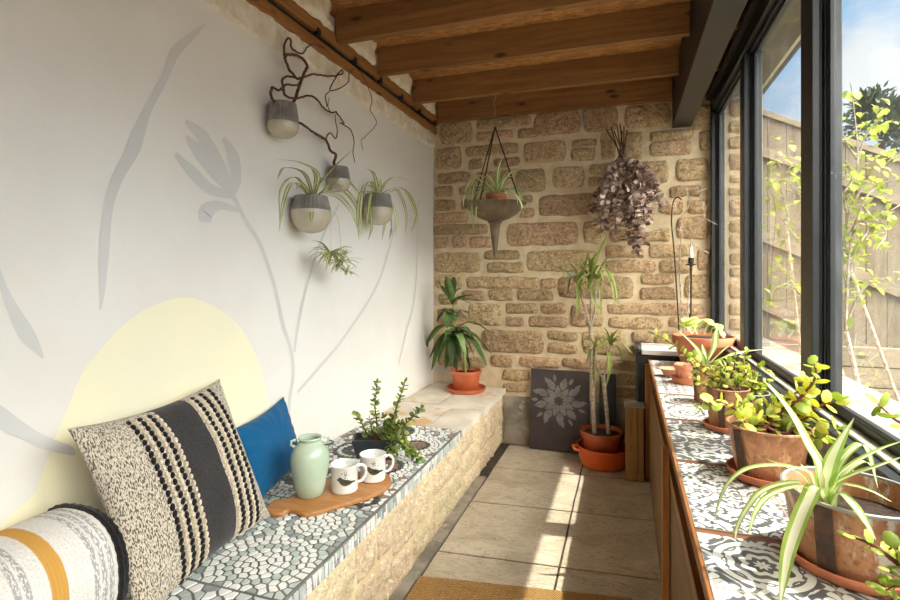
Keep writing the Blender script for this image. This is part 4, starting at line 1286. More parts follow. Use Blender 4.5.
def jade(mb_leaf, mb_stem, path, size, rnd, r0=0.004, gap=0.018, mats=(0, 1), start=0.15, k=6):
    P = smooth_path(path, k)
    mb_stem.tube(P, [r0 * (1 - 0.75 * i / len(P)) for i in range(len(P))], 6)
    acc = 0.0; q = 0; Ltot = sum((P[i + 1] - P[i]).length for i in range(len(P) - 1)); run = 0
    for i in range(len(P) - 1):
        seg = (P[i + 1] - P[i]); run += seg.length; acc += seg.length
        if run < Ltot * start: continue
        while acc > gap:
            acc -= gap; q += 1
            t = seg.normalized(); a = q * 1.57 + rnd.uniform(-.5, .5)
            s1 = t.cross(Vector((0.3, 0.2, 1))).normalized(); s2 = t.cross(s1)
            for s in (1, -1):
                v = (s1 * math.cos(a) + s2 * math.sin(a)) * s + t * rnd.uniform(0.2, 0.7)
                jade_leaf(mb_leaf, P[i + 1], v, size, rnd.choice(mats), rnd)
    jade_leaf(mb_leaf, P[-1], (P[-1] - P[-2]), size, mats[0], rnd)

# ------------------------------------------------------------------ bonsai jade on the bench
bj = onZ(374, 455, BT); bj = Vector((bj.x - 0.0, bj.y, BT + 0.002))
bon = thing('jade_plant', 'small leaved jade bush in a dark rectangular tray pot on the mosaic bench', 'potted plant', bj)
ax = Vector((0.92, 0.40, 0)).normalized(); ay = Vector((-0.40, 0.92, 0)).normalized()
def tray(mb, lx0, lx1, ly0, ly1, z0, z1, m=0):
    q = [(-1, -1), (1, -1), (1, 1), (-1, 1)]
    vs = [bj + ax * (a * lx0) + ay * (b * ly0) + Vector((0, 0, z0)) for a, b in q] + [bj + ax * (a * lx1) + ay * (b * ly1) + Vector((0, 0, z1)) for a, b in q]
    mb.add(vs, [(0, 3, 2, 1), (0, 1, 5, 4), (1, 2, 6, 5), (2, 3, 7, 6), (3, 0, 4, 7)], m); return mb
t = MB(); tray(t, .088, .112, .058, .074, 0.004, 0.098)
q = [(-1, -1), (1, -1), (1, 1), (-1, 1)]
vs = [bj + ax * (a * .112) + ay * (b * .074) + Vector((0, 0, .098)) for a, b in q] + [bj + ax * (a * .102) + ay * (b * .064) + Vector((0, 0, .098)) for a, b in q] + [bj + ax * (a * .100) + ay * (b * .062) + Vector((0, 0, .078)) for a, b in q]
t.add(vs, [(i, (i + 1) % 4, 4 + (i + 1) % 4, 4 + i) for i in range(4)] + [(4 + i, 4 + (i + 1) % 4, 8 + (i + 1) % 4, 8 + i) for i in range(4)])
t.build('pot', M_TRAY, bon, bevel=0.003)
t = MB(); t.add([bj + ax * (a * .101) + ay * (b * .063) + Vector((0, 0, .084)) for a, b in q], [(0, 1, 2, 3)]); t.build('soil', M_SOIL, bon)
ml, mst = MB(), MB(); rj = random.Random(21)
Yb = bj.y
for L in ([(376,440),(377,425),(375,405),(377,383)], [(380,441),(392,420),(398,403),(405,382)], [(382,441),(398,428),(410,420),(421,408)], [(372,440),(366,432),(362,424),(356,415)],
          [(384,440),(398,436),(408,446),(418,460)], [(382,441),(392,432),(402,440),(406,452)], [(378,440),(386,428),(384,418)], [(384,440),(396,424),(404,430),(400,444)],
          [(380,440),(388,430),(394,418)], [(386,440),(400,442),(412,452),(421,462)], [(383,440),(392,444),(396,452)], [(378,440),(372,430),(370,420)], [(380,440),(388,446),(394,458)]):
    dy = rj.uniform(-.05, .05); n = len(L)
    P = [onY(x, y, Yb - 0.02 + dy * i / n) for i, (x, y) in enumerate(L)]
    P[0] = bj + ax * ((L[0][0] - 375) * .0045) + ay * rj.uniform(-.02, .02) + Vector((0, 0, .084))
    for p in P: p.z = max(p.z, BT + 0.02)
    jade(ml, mst, P, 0.026, rj, 0.005, 0.015, (0, 0, 1), 0.2, 6)
ml.build('leaves', [M_BONSAI, M_JADE], bon); mst.build('stems', M_REDSTEM, bon)

# ------------------------------------------------------------------ round pots helper
def pot(root, c, rt, rb_, h, m, soil_z=0.86, lip=0.008, rim=0.0, n=40, wall=0.006, soilm=None, part='pot', wob=None):
    c = Vector(c)
    pr = [(0, 0), (rb_ * .94, 0), (rb_, .004)]
    if rim:
        pr += [(rt * .93, h - rim), (rt * 1.0, h - rim + .002), (rt * 1.02, h - .004), (rt * 1.0, h)]
    else:
        pr += [(rb_ + (rt - rb_) * .5, h * .5), (rt - .001, h - .006), (rt + .003, h - .003), (rt + .002, h)]
    pr += [(rt - wall, h), (rt - wall - .002, h - .01), (rb_ + (rt - rb_) * soil_z - wall - .003, h * soil_z - .01), (0, h * soil_z - .012)]
    b = MB(); b.lathe(pr, n, c, 0, wob); b.build(part, m, root, angle=50)
    s = MB(); s.disc(rb_ + (rt - rb_) * soil_z - wall - .001 if not rim else rt * .93 - wall, 24, c + Vector((0, 0, h * soil_z)), 0, 0.012); s.build('soil', soilm or M_SOIL, root)
    return c + Vector((0, 0, h * soil_z))
def saucer(label, c, r, h, m, group='terracotta saucers'):
    b = MB(); b.lathe([(0, 0), (r * .86, 0), (r * .9, .002), (r, h - .002), (r, h), (r - .006, h), (r * .86, .006), (0, .006)], 40, (0, 0, 0))
    o = b.build('saucer', m, loc=c, world=False, angle=40)
    tag(o, label, 'saucer', group)
    return o

# ------------------------------------------------------------------ wall pots
def wallpot(px, py, r, h, dome, rib, label, soil=True, cat='wall planter', name='wall_pot', cream=0.5):
    c = onX(px, py, XL + r * 1.02)
    t = thing(name, label, cat, c)
    prof, ms = [], []
    n = 14
    for k in range(n + 1):                       # rounded lower half
        f = k / n; z = -h / 2 + h * cream * f
        prof.append((r * (1 - (1 - f) ** dome) ** (1 / 2.2) if f < 1 else r, z))
    prof[0] = (0.0, -h / 2)
    for f in (0.15, 0.3, 0.5, 0.7, 0.85, 1.0):
        prof.append((r * (1 - (0.17) * f), -h / 2 + h * cream + h * (1 - cream) * f))
    rt = prof[-1][0]
    prof += [(rt - 0.010, h / 2), (rt - 0.014, h / 2 - 0.03), (0, h / 2 - 0.03)]
    ms = [1] * n + [0] * (len(prof) - n - 1)
    wob = lambda a, z: 1 + (0.022 * math.cos(a * rib) if z > -h / 2 + h * cream + .004 and z < h / 2 - .002 else 0)
    b = MB(); b.lathe(prof, 112, c, ms, wob); b.build('pot', [M_POTRIB, M_POTCREAM], t, angle=60)
    if soil:
        s = MB(); s.disc(rt - 0.012, 20, c + Vector((0, 0, h / 2 - 0.015)), 0, 0.01); s.build('soil', M_SOIL, t)
    return t, c
wp1, c1 = wallpot(283, 121, 0.074, 0.165, 2.6, 28, 'highest ribbed grey and cream wall pot holding a curly twisted branch', False, cream=0.42)
wp2, c2 = wallpot(338.5, 180, 0.066, 0.145, 2.6, 26, 'small ribbed wall pot half hidden behind the spider plants on the plaster wall', False, cream=0.5)
wp3, c3 = wallpot(311, 215, 0.099, 0.19, 2.6, 30, 'striped spider plant with a dangling baby plant in the large glazed wall pot', True, 'potted plant', 'spider_plant', 0.62)
wp4, c4 = wallpot(378, 210, 0.096, 0.20, 2.6, 30, 'striped spider plant in the wall pot nearest the stone wall', True, 'potted plant', 'spider_plant', 0.55)
rs = random.Random(5); XM = XL + 0.008
mb = MB(); top = c3 + Vector((0, 0, 0.082))
for L in ([(311,198),(318,175),(300,163),(274,159)], [(310,198),(305,175),(285,168),(277,180)], [(311,198),(296,178),(281,190),(280,226)], [(309,198),(294,183),(284,200),(279,232)], [(312,198),(316,180),(310,165)],
          [(312,198),(332,170),(352,150)], [(313,199),(340,178),(356,190),(366,205)], [(313,200),(335,186),(352,196),(362,218)], [(313,201),(338,190),(354,205),(360,226)], [(312,202),(336,194),(354,214),(361,236)],
          [(312,202),(334,197),(350,212),(358,230)], [(312,199),(312,212),(311,224)], [(311,198),(320,180),(330,178)], [(310,198),(302,184),(296,190)]):
    dx = rs.uniform(-.02, .12)
    P = [onX(x, y, max(XM, c3.x + dx * i / 2)) for i, (x, y) in enumerate(L)]; P[0] = top + Vector((rs.uniform(-.015, .015), rs.uniform(-.015, .015), -.004))
    mb.strap(smooth_path(P, 6), taper(0.0105), fold=0.3, ms=(0, 1, 1, 0))
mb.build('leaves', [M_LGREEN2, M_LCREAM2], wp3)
ru = MB()
for L in ([(320,200),(330,208),(331,230),(331,252)], [(322,200),(336,215),(340,235),(341,262)]):
    P = [onX(x, y, c3.x + 0.06) for x, y in L]; P[0] = top + Vector((0.03, 0.02, 0)); ru.tube(smooth_path(P, 6), 0.0018, 5)
ru.build('runner', M_LCREAM2, wp3)
for (x, y, L, n) in ((331, 254, 0.13, 22), (341, 262, 0.11, 14), (346, 272, 0.08, 9)):
    b = MB(); spider(b, onX(x, y, c3.x + 0.06), int(n * 1.6), L, 0.0085, 11, rs, (-0.3, 1.1), XM)
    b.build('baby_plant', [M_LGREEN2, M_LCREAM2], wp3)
mb = MB(); top = c4 + Vector((0, 0, 0.088))
for L in ([(378,197),(374,175),(366,168)], [(378,197),(392,178),(414,182)], [(379,197),(400,188),(412,205),(418,224)], [(380,198),(396,190),(406,212),(405,236)], [(377,197),(366,185),(361,205),(362,238)],
          [(378,198),(372,192),(368,215),(366,232)], [(379,198),(390,200),(396,218),(395,238)], [(378,198),(380,212),(377,226)], [(378,196),(381,178)], [(377,196),(371,182),(364,188)], [(380,198),(385,215),(382,240)],
          [(378,198),(362,192),(358,215),(359,240)], [(381,197),(404,190),(416,212),(411,234)], [(379,196),(386,182),(396,180)], [(378,198),(388,206),(391,228),(389,240)], [(377,197),(370,200),(372,225),(368,241)]):
    dx = rs.uniform(0, .13)
    P = [onX(x, y, max(XM, c4.x + dx * min(i, 2) / 2)) for i, (x, y) in enumerate(L)]; P[0] = top + Vector((rs.uniform(-.015, .015), rs.uniform(-.015, .015), -.004))
    mb.strap(smooth_path(P, 6), taper(0.0115), fold=0.3, ms=(0, 1, 1, 0))
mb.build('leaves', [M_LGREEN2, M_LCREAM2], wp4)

# contorted branches standing in the two upper wall pots
def branch(label, root, Ls, off):
    rn2 = random.Random(9)
    t = thing('contorted_branch', label, 'branch', root)
    b = MB()
    for L, r0, r1 in Ls:
        P = [onX(x, y, XL + off + 0.05 * math.sin(i * 1.7 + L[0][0])) for i, (x, y) in enumerate(L)]
        S = smooth_path(P, 7); S = [p + Vector((0, noise.noise(p * 26), noise.noise(p * 26 + Vector((5, 5, 5))))) * 0.006 for p in S]
        b.tube(S, [r0 + (r1 - r0) * i / len(S) for i in range(len(S))], 7)
    b.build('stems', M_TWIG, t)
h1 = lambda L: [(270 + a / 5, 30 + b / 5) for a, b in L]
branch('dark curly twisted branch rising from the highest wall pot up to the beams', c1, [
    ([(292,110)] + h1([(118,370),(140,300),(160,240),(185,180),(150,135),(100,122),(75,135),(85,170),(105,210),(135,240),(155,240)]), .0085, .006),
    (h1([(75,135),(70,90),(85,45),(105,50),(105,85),(135,110),(165,115),(190,85),(225,72),(290,100)]), .006, .003),
    (h1([(155,240),(210,222),(260,228),(320,230),(360,215),(355,200),(320,250),(300,300),(350,290),(390,260),(395,215)]), .0055, .003),
    ([(276,104)] + h1([(5,330),(10,290),(45,300),(80,275),(130,275),(150,262)]), .007, .004),
    (h1([(70,300),(62,250),(85,232),(130,240)]), .006, .005), (h1([(60,290),(80,330),(120,342),(170,335),(190,328),(235,348),(265,385),(300,412),(330,408)]), .006, .0045),
    (h1([(330,408),(360,450),(370,470),(352,465),(370,475),(400,495),(415,530),(420,570),(415,610),(425,660)]), .0045, .002), (h1([(285,380),(278,330),(300,305)]), .0035, .003),
    (h1([(300,412),(290,380),(296,340)]), .003, .002), (h1([(395,215),(430,190),(470,240),(510,350),(500,400),(530,450),(520,490),(480,530),(455,555),(465,600)]), .0028, .0018)], 0.075)
branch('dark twisted branch rising from the small wall pot across the plaster', c2, [
    ([(337,171),(334,163),(336,155),(330,150),(326,140),(316,134),(303,125)] , .0085, .006),
    ([(326,138),(330,133),(336,138),(337,128),(335,118),(337,112)], .004, .002), ([(303,125),(297,121),(293,117)], .006, .005)], 0.07)
# ------------------------------------------------------------------ broad leaved plant on the bench end
c = onZ(466, 391, BT); c = Vector((c.x, c.y, BT + 0.003))
saucer('orange plastic saucer under the leafy plant on the bench end', c, 0.165, 0.034, M_PLASTICPOT)
pb = c + Vector((0, 0, 0.0075))
dr = thing('dracaena_plant', 'dark green broad leaved plant in an orange plastic pot on the bench end', 'potted plant', pb)
top = pot(dr, pb, 0.125, 0.098, 0.165, M_PLASTICPOT, 0.86, rim=0.03)
st_, lf = MB(), MB(); rd = random.Random(4)
cr = [onY(451.5, 300, c.y), onY(454, 322, c.y), onY(457, 338, c.y)]
st_.tube(smooth_path([top + Vector((0, 0, -.02)), onY(462, 345, c.y), onY(455, 325, c.y), onY(452, 296, c.y)], 6), [0.012, 0.011, 0.010, 0.008, .006], 8)
st_.tube(smooth_path([top + Vector((-.02, .02, -.02)), onY(459, 352, c.y), onY(458, 335, c.y)], 6), [0.011, 0.009, 0.007], 8)
def broad(b, base, tip, w_, m=0, arch=0.06, out=0.0):
    a, t = Vector(base), Vector(tip)
    mid = a.lerp(t, 0.5) + Vector((0, -abs(out), arch))
    P = smooth_path([a, mid, t], 7)
    for p in P: p.x = max(p.x, XL + 0.01)
    b.strap(P, lambda q: w_ * max(.05, math.sin(PI * min(1, q * 0.93 + .05)) ** 0.75), fold=0.35, ms=(m, m, m, m))
for (bx_, by_), tips, ar in (((451.5, 300), [(436.7,280),(454,276.7),(446,276),(473,295),(471,304),(441,301),(450,285),(462,288),(443,288)], .02),
                         ((454, 314), [(437,322),(442,318),(470,314),(456,321),(437,310),(468,322),(447,328)], .04),
                         ((456, 330), [(431,341),(486,346),(430,358),(432,370),(446,369),(469,366),(492,355),(487,366),(491,333),(425,347),(480,338),(440,352),(460,362),(452,366),(475,358),(464,345),(470,372),(456,374),(448,362),(466,358),(478,350),(438,362),(459,346),(472,340),(444,344),(484,358)], .07)):
    for tx, ty in tips:
        dy = rd.uniform(-.18, .10)
        tip = onY(tx, ty, min(c.y + dy, D - 0.05)); base = onY(bx_ + rd.uniform(-1, 1), by_ + rd.uniform(-4, 6), c.y)
        broad(lf, base, tip, rd.uniform(.028, .042), 0 if rd.random() < .6 else 1, ar * rd.uniform(.5, 1.2), rd.uniform(0, .05))
lf.build('leaves', [M_DRAC, M_DRAC2], dr); st_.build('stem', M_LGREEN2, dr)

# ------------------------------------------------------------------ leaning boards with a flower
pa = [onZ(531, 448, 0.003), onZ(592, 452, 0.003)]
fx0, fx1, fyb = -0.742, -0.275, 4.225
fl_t = thing('flower_panel', 'dark square slate panel with an etched pale flower leaning on the stone wall', 'panel', (-0.51, fyb, 0.002))
lean = lambda x, z, off=0.0: Vector((x, fyb + 0.045 * z / 0.64 + off, z))
t = MB(); t.plate([lean(fx0, .003), lean(fx1, .003), lean(fx1, .645), lean(fx0, .645)], (0, 0.022, 0)); t.build('board', M_SLATE, fl_t, bevel=0.003)
fcx, fcz = -0.515, 0.40
pet = MB()
def petal(a, r0, r1, w_):
    P = []
    for k in range(13):
        q = k / 12; P.append((r0 + (r1 - r0) * q, w_ * math.sin(PI * q ** 0.8)))
    for k in range(11, 0, -1):
        q = k / 12; P.append((r0 + (r1 - r0) * q, -w_ * math.sin(PI * q ** 0.8)))
    ca, sa = math.cos(a), math.sin(a)
    pet.plate([lean(fcx + (u * ca - v * sa), fcz + (u * sa + v * ca) * 0.95, 0.0005) for u, v in P], (0, -0.0016, 0))
for k in range(9): petal(2 * PI * k / 9 + .25, .030, .135, .025)
for k in range(9): petal(2 * PI * k / 9 + .25 + PI / 9, .095, .205, .030)
for k in range(18): petal(2 * PI * k / 18 + .17 + PI / 18, .165, .228, .014) if k % 3 else None
pet.build('etched_flower', M_SLATEPALE, fl_t, smooth=False)
b2 = MB(); l2 = lambda x, z: Vector((x, 4.258 + 0.018 * z / 0.64, z))
b2.plate([l2(-.20, .003), l2(-.075, .003), l2(-.075, .64), l2(-.20, .64)], (0, 0.016, 0))
o = b2.build('slate_panel', M_BLACK, loc=(-.14, 4.26, .002), bevel=0.003); tag(o, 'plain black panel leaning on the wall behind the cane plant', 'panel')

# ------------------------------------------------------------------ casserole with the cane plant
cc = Vector((-.163, 4.062, .002))
ca_t = thing('casserole', 'orange enamel casserole with two loop handles standing on the stone floor', 'casserole', cc)
b = MB(); b.lathe([(0, .0), (.150, 0), (.165, .006), (.180, .06), (.186, .132), (.193, .14), (.191, .146), (.181, .144), (.172, .06), (.150, .016), (0, .014)], 48, cc); b.build('body', M_ENAMEL_ORANGE, ca_t, angle=50)
for s in (-1, 1):
    h_ = Vector((0.96, 0.28, 0)) * s; q_ = Vector((-0.28, 0.96, 0)); H_ = MB()
    H_.tube(smooth_path([cc + h_ * .184 + q_ * .055 + Vector((0, 0, .118)), cc + h_ * .215 + q_ * .045 + Vector((0, 0, .124)), cc + h_ * .220 + Vector((0, 0, .126)), cc + h_ * .215 - q_ * .045 + Vector((0, 0, .124)), cc + h_ * .184 - q_ * .055 + Vector((0, 0, .118))], 5), 0.0105, 8)
    H_.build('handle', M_ENAMEL_ORANGE, ca_t)
pc = cc + Vector((-.012, .012, .0165))
cp = thing('cane_plant', 'tall two stemmed cane plant in a glossy terracotta pot set inside the orange casserole', 'potted plant', pc)
top = pot(cp, pc, .158, .112, .235, M_TERRA_GLAZE, 0.88, rim=0.045)
YC = cc.y
st_ = MB()
st_.tube(smooth_path([top + Vector((-.05, 0, -.03)), onY(593, 400, YC), onY(591.5, 360, YC), onY(590.5, 325, YC)], 6), [.018, .017, .0165, .016], 10)
for L in ([(590.5,327),(586,312),(581,296),(579,286)], [(590.5,327),(591,310),(590.5,292),(591,280)], [(591,327),(595,310),(595.5,292),(597,278)]):
    st_.tube(smooth_path([onY(x, y, YC + .03 * (i - 1)) for i, (x, y) in enumerate(L)], 5), [.012, .010, .008], 8)
st_.tube(smooth_path([top + Vector((.055, .01, -.03)), onY(606, 405, YC), onY(604, 385, YC), onY(603, 376, YC)], 6), [.0165, .015, .015], 10)
for L in ([(603,378),(598,370),(596,358),(595,346)], [(603,378),(607,368),(608,356),(611,344)]):
    st_.tube(smooth_path([onY(x, y, YC) for x, y in L], 5), [.011, .009, .007], 8)
st_.build('canes', M_BARK, cp)
lf = MB(); rc = random.Random(8)
for L in ([(588,290),(594,268),(601,248),(608,234)], [(590,285),(592,262),(600,250)], [(580,290),(576,272),(568,264),(562,280)], [(580,288),(582,268),(572,258),(564,262)], [(597,280),(604,264),(612,268),(616,298)],
          [(597,280),(606,270),(614,282),(619,310)], [(580,290),(578,300),(577,318)], [(579,288),(586,262),(589,250)], [(591,282),(598,266),(607,272),(611,284)], [(590,284),(584,270),(578,284),(578,312)],
          [(596,280),(600,292),(601,318)], [(597,279),(603,276),(612,284),(615,306)], [(591,282),(590,262),(585,254)], [(580,288),(572,276),(567,296)], [(590,284),(594,300),(601,322)],
          [(595,346),(590,352),(586,366)], [(595,346),(598,338),(604,350)], [(611,344),(616,338),(625,334)], [(611,344),(618,348),(624,366)], [(608,350),(610,366),(606,388)], [(595,346),(594,366),(597,384)], [(595,346),(592,362),(593,374)],
          [(611,344),(620,340),(632,354)], [(611,345),(606,338),(600,352)], [(611,346),(612,336),(618,330)]):
    dy = rc.uniform(-.22, .10)
    P = [onY(x, y, min(D - .04, YC + dy * i / 2)) for i, (x, y) in enumerate(L)]
    lf.strap(smooth_path(P, 6), taper(rc.uniform(.010, .015), base=.8), fold=.3, ms=(0, 0, 0, 0))
for q in range(10):
    p = onY(*rc.choice(((579, 287), (591, 281), (597, 279))), YC); lf.strap(droop(p, rc.uniform(PI * .9, PI * 2.1), rc.uniform(.3, 1.2), rc.uniform(.25, .42), 4.5, 14), taper(.011, base=.8), fold=.3, ms=(0, 0, 0, 0))
for q in range(6):
    p = onY(*rc.choice(((595, 346), (611, 344))), YC); lf.strap(droop(p, rc.uniform(PI * .9, PI * 2.1), rc.uniform(.3, 1.2), rc.uniform(.18, .28), 6.5, 14), taper(.009, base=.8), fold=.3, ms=(0, 0, 0, 0))
lf.build('leaves', [M_MARG], cp)

# ------------------------------------------------------------------ hanging bowl planter
YH = 3.755
hc = onY(495, 203.5, YH)
hp = thing('hanging_planter', 'mossy bronze cone shaped bowl hanging on bead chains from a ceiling beam', 'hanging planter', hc)
b = MB(); b.lathe([(.226, .004), (.232, .0), (.228, -.008), (.212, -.014), (.196, -.038), (.162, -.078), (.112, -.110), (.068, -.126), (.05, -.135), (.054, -.142), (.040, -.15), (.030, -.24), (.015, -.36), (.009, -.40), (0, -.402)], 40, hc)
b.lathe([(.226, .004), (.20, -.022), (.16, -.055), (.10, -.09), (0, -.10)], 40, hc)
b.build('bowl', M_BRONZE, hp, angle=60)
jt = onY(495, 127, YH); hk = Vector((jt.x, YH, JB))
for a in (2.75, 5.9, 4.45):
    e = hc + Vector((math.cos(a) * .215, math.sin(a) * .215, .0)); n_ = 34; ch = MB()
    for k in range(n_):
        p = jt.lerp(e, (k + .5) / n_); t = (e - jt).normalized(); s1 = t.cross(Vector((0, 1, 0.1))).normalized(); s2 = t.cross(s1)
        ch.ell(p, s1 * .0062, s2 * .0062, t * .0105, 6, 4)
    ch.tube([jt, e], .0025, 5); ch.build('chain', M_CHAIN, hp)
b = MB(); b.tube(smooth_path([hk + Vector((.004, 0, -.001)), hk + Vector((.004, 0, -.03)), hk + Vector((-.008, 0, -.05)), hk + Vector((.002, 0, -.14)), jt + Vector((-.012, 0, .06)), jt + Vector((.012, 0, .035)), jt + Vector((.014, 0, .01)), jt], 5), .0035, 6)
b.build('hook', M_WIRE, hp)
pp = hc + Vector((.012, 0, -.052)); pp.z = hc.z - .078
sp = thing('spider_plant', 'striped spider plant in a small terracotta pot sitting in the hanging bowl', 'potted plant', pp)
top = pot(sp, pp, .082, .06, .145, M_TERRA, .88, rim=.03)
mb = MB(); rh = random.Random(12)
for L in ([(495,192),(480,176),(470,188),(466,226)], [(495,192),(478,180),(472,200),(474,234)], [(496,192),(498,172),(502,158)], [(497,192),(499,178),(501,166)], [(497,192),(512,172),(530,176),(553,190)],
          [(498,192),(514,188),(524,205),(520,224)], [(498,192),(510,190),(522,206),(517,218)], [(494,192),(476,186),(468,200),(470,218)], [(495,192),(488,176),(478,172),(474,184)], [(496,192),(506,178),(520,178)],
          [(495,192),(484,186),(477,205),(476,228)], [(494,193),(482,190),(473,198),(471,214)], [(496,192),(491,176),(486,168)], [(497,193),(508,184),(518,190),(523,212)], [(496,192),(502,180),(512,170),(532,170)], [(495,192),(476,178),(466,190),(463,208)]):
    dy = rh.uniform(-.2, .08)
    P = [onY(x, y, YH + dy * min(i, 2) / 2) for i, (x, y) in enumerate(L)]; P[0] = top + Vector((rh.uniform(-.012, .012), rh.uniform(-.012, .012), -.004))
    mb.strap(smooth_path(P, 6), taper(.0125), fold=.3, ms=(0, 1, 1, 0))
spider(mb, top, 12, .30, .011, 8.5, rh, (.5, 1.3))
mb.build('leaves', [M_LGREEN, M_LCREAM], sp)

# ------------------------------------------------------------------ dried eucalyptus bunch
tie = onY(621.5, 158, 4.235)
eu = thing('dried_eucalyptus', 'dried mauve eucalyptus bunch hanging upside down on the stone wall', 'dried flowers', tie)
st_, lf = MB(), MB(); re_ = random.Random(31)
for (x, y) in ((606,129),(611,127),(617,125),(620,124),(624,126),(627,130),(614,131),(622,131)):
    p = onY(x, y, 4.25 + re_.uniform(-.03, .02)); e = tie + Vector((re_.uniform(-.02, .02), re_.uniform(-.02, .02), -.12))
    st_.tube(smooth_path([p, tie + Vector((re_.uniform(-.015, .015), re_.uniform(-.015, .015), 0)), e], 5), .0055, 6)
ends = [(592,214),(596,226),(600,204),(603,232),(608,220),(614,236),(620,226),(626,240),(632,232),(637,256),(640,250),(641,238),(646,226),(652,222),(655,212),(660,200),(658,190),(650,182),(644,200),(634,206),(624,208),(612,204),(604,192),(598,196),(630,190),(640,184),(618,190),(636,222),(648,210),(610,210),(628,220),(654,200),(601,216),(662,208),(645,246)]
for (x, y) in ends:
    Y1 = 4.22 - abs(re_.gauss(0, .10)) - .02
    e = onY(x, y, max(3.95, Y1)); a = tie + Vector((re_.uniform(-.015, .015), -.01 - re_.random() * .03, -.02))
    m_ = a.lerp(e, .5) + Vector((0, -.05 - re_.random() * .06, .03))
    P = smooth_path([a, m_, e], 9); st_.tube(P, [.004, .003, .002, .0015], 5)
    for i in range(4, len(P)):
        t = (P[i] - P[i - 1]).normalized()
        for rep in range(2):
            for s in (1, -1):
                v = Vector((re_.uniform(-1, 1), re_.uniform(-1, .4), re_.uniform(-1, 1))); v = (v - t * v.dot(t)).normalized() * s + t * re_.uniform(-.1, .5)
                d_ = v.normalized(); L = re_.uniform(.020, .034); p = P[i].lerp(P[i - 1], re_.random())
                sd = d_.cross(Vector((re_.uniform(-1, 1), re_.uniform(-1, 1), re_.uniform(-1, 1)))).normalized()
                nr = sd.cross(d_)
                cen = p + d_ * L * .9
                if cen.y > D - .02: cen.y = D - .03
                lf.ell(cen, d_ * L * .8, sd * L * .66, nr * .0018, 8, 4, 0 if re_.random() < .6 else 1)
st_.build('stems', M_TWIG, eu); lf.build('leaves', [M_EUC, M_EUC2], eu)
b = MB(); b.lathe([(.026, -.012), (.03, -.008), (.03, .008), (.026, .012)], 16, tie); b.build('twine', M_CHAIN, eu)

# ------------------------------------------------------------------ candlestick, wire crook and bare twigs in the corner
LT = 0.896
YK = 4.17
k0 = onY(691, 338, YK); k0 = Vector((k0.x, YK, LT)); kt = onY(691.5, 263, YK).z
kd = thing('candlestick', 'tall thin dark iron candlestick holding a white candle against the stone wall', 'candlestick', k0)
b = MB(); b.lathe([(0, 0), (.05, 0), (.05, .006), (.012, .014), (.007, .03), (.006, .2), (.012, .212), (.016, .222), (.012, .232), (.006, .245), (.006, kt - LT - .03), (.012, kt - LT - .02), (.034, kt - LT - .012), (.036, kt - LT - .008), (.014, kt - LT - .004), (.020, kt - LT), (.020, kt - LT + .038), (.016, kt - LT + .04), (0, kt - LT + .02)], 20, k0)
b.build('stem', M_DARKWIRE, kd, angle=50)
b = MB(); b.lathe([(.0, 0), (.0145, 0), (.013, .05), (.010, .085), (.003, .10), (0, .10)], 14, k0 + Vector((0, 0, kt - LT + .0205))); b.build('candle', M_WAX, kd)
w0 = onY(679.5, 338, 4.2); w0 = Vector((w0.x, 4.2, LT))
wc = thing('wire_crook', 'thin wire shepherd crook standing on the white ledge by the candlestick', 'wire', w0)
b = MB(); b.tube(smooth_path([w0] + [onY(x, y, 4.2) for x, y in ((678.5,322),(676,280),(674,250),(671.5,222),(673,203),(677,197.5),(681.5,199.5))], 7), .0048, 7); b.build('wire', M_DARKWIRE, wc)
b = MB(); b.lathe([(0, 0), (.035, 0), (.035, .004), (.008, .010), (.0, .012)], 14, w0); b.build('foot', M_DARKWIRE, wc)
t0 = onY(686, 338, 4.24); t0 = Vector((t0.x, 4.24, LT))
tw = thing('bare_twigs', 'spray of pale bare twigs standing on the ledge in front of the stone wall', 'branch', t0)
b = MB()
for L, r0, r1 in (([(684,338),(681,300),(679.5,258),(681.5,234),(679.5,230),(661,227),(652,232)], .007, .003), ([(679.5,230),(682,217),(678.5,211),(671,205),(664,197),(661,190)], .005, .002), ([(682,217),(688,207),(689,199),(696,193),(708,187.5)], .005, .003),
                  ([(689,199),(687,192),(685,187),(681,184)], .004, .002), ([(686,338),(689,290),(691,250),(691,237),(698,226),(704,217),(702,205),(699,195)], .006, .002), ([(704,217),(710,221),(718,225)], .004, .002),
                  ([(691,237),(693,244),(701,249),(709,253)], .004, .0025), ([(704,217),(706,208),(710,202)], .003, .002)):
    P = smooth_path([onY(x, y, 4.24 - .02 * i) for i, (x, y) in enumerate(L)], 5); b.tube(P, [r0 + (r1 - r0) * i / len(P) for i in range(len(P))], 6)
b.build('twig', M_TWIGPALE, tw)

# ------------------------------------------------------------------ pots on the tiled shelf
def base(px, py): p = onZ(px, py, SH); return Vector((p.x, p.y, SH + .001))
SAU = .0072
# back: large wide terracotta bowl
p = base(703, 371); p = Vector((onY(703, 360, 3.69).x, 3.69, SH + .001))
bp = thing('terracotta_planter', 'wide terracotta bowl with pale lime leaves at the far end of the tiled shelf', 'potted plant', p)
top = pot(bp, p, .182, .125, .205, M_TERRA, .9, rim=.055)
lf, st_ = MB(), MB(); rp = random.Random(2)
for L, w_ in (([(694,333),(690,326),(690,320),(698,318)], .050), ([(700,333),(700,324),(706,321),(713,326)], .042), ([(704,334),(708,326),(716,326),(722,330)], .040), ([(697,334),(695,328),(702,322),(708,323)], .045), ([(710,334),(713,328),(720,332),(724,338)], .03), ([(692,334),(688,328),(686,325),(690,321)], .045)):
    P = [onY(x, y, 3.66 + rp.uniform(-.06, .06)) for x, y in L]; S = smooth_path(P, 6)
    st_.tube(S[:9], .006, 6); lf.strap(S[5:], lambda q, w_=w_: w_ * max(.08, math.sin(PI * min(1, q * .9 + .08)) ** .7), fold=.3, ms=(0, 0, 0, 0))
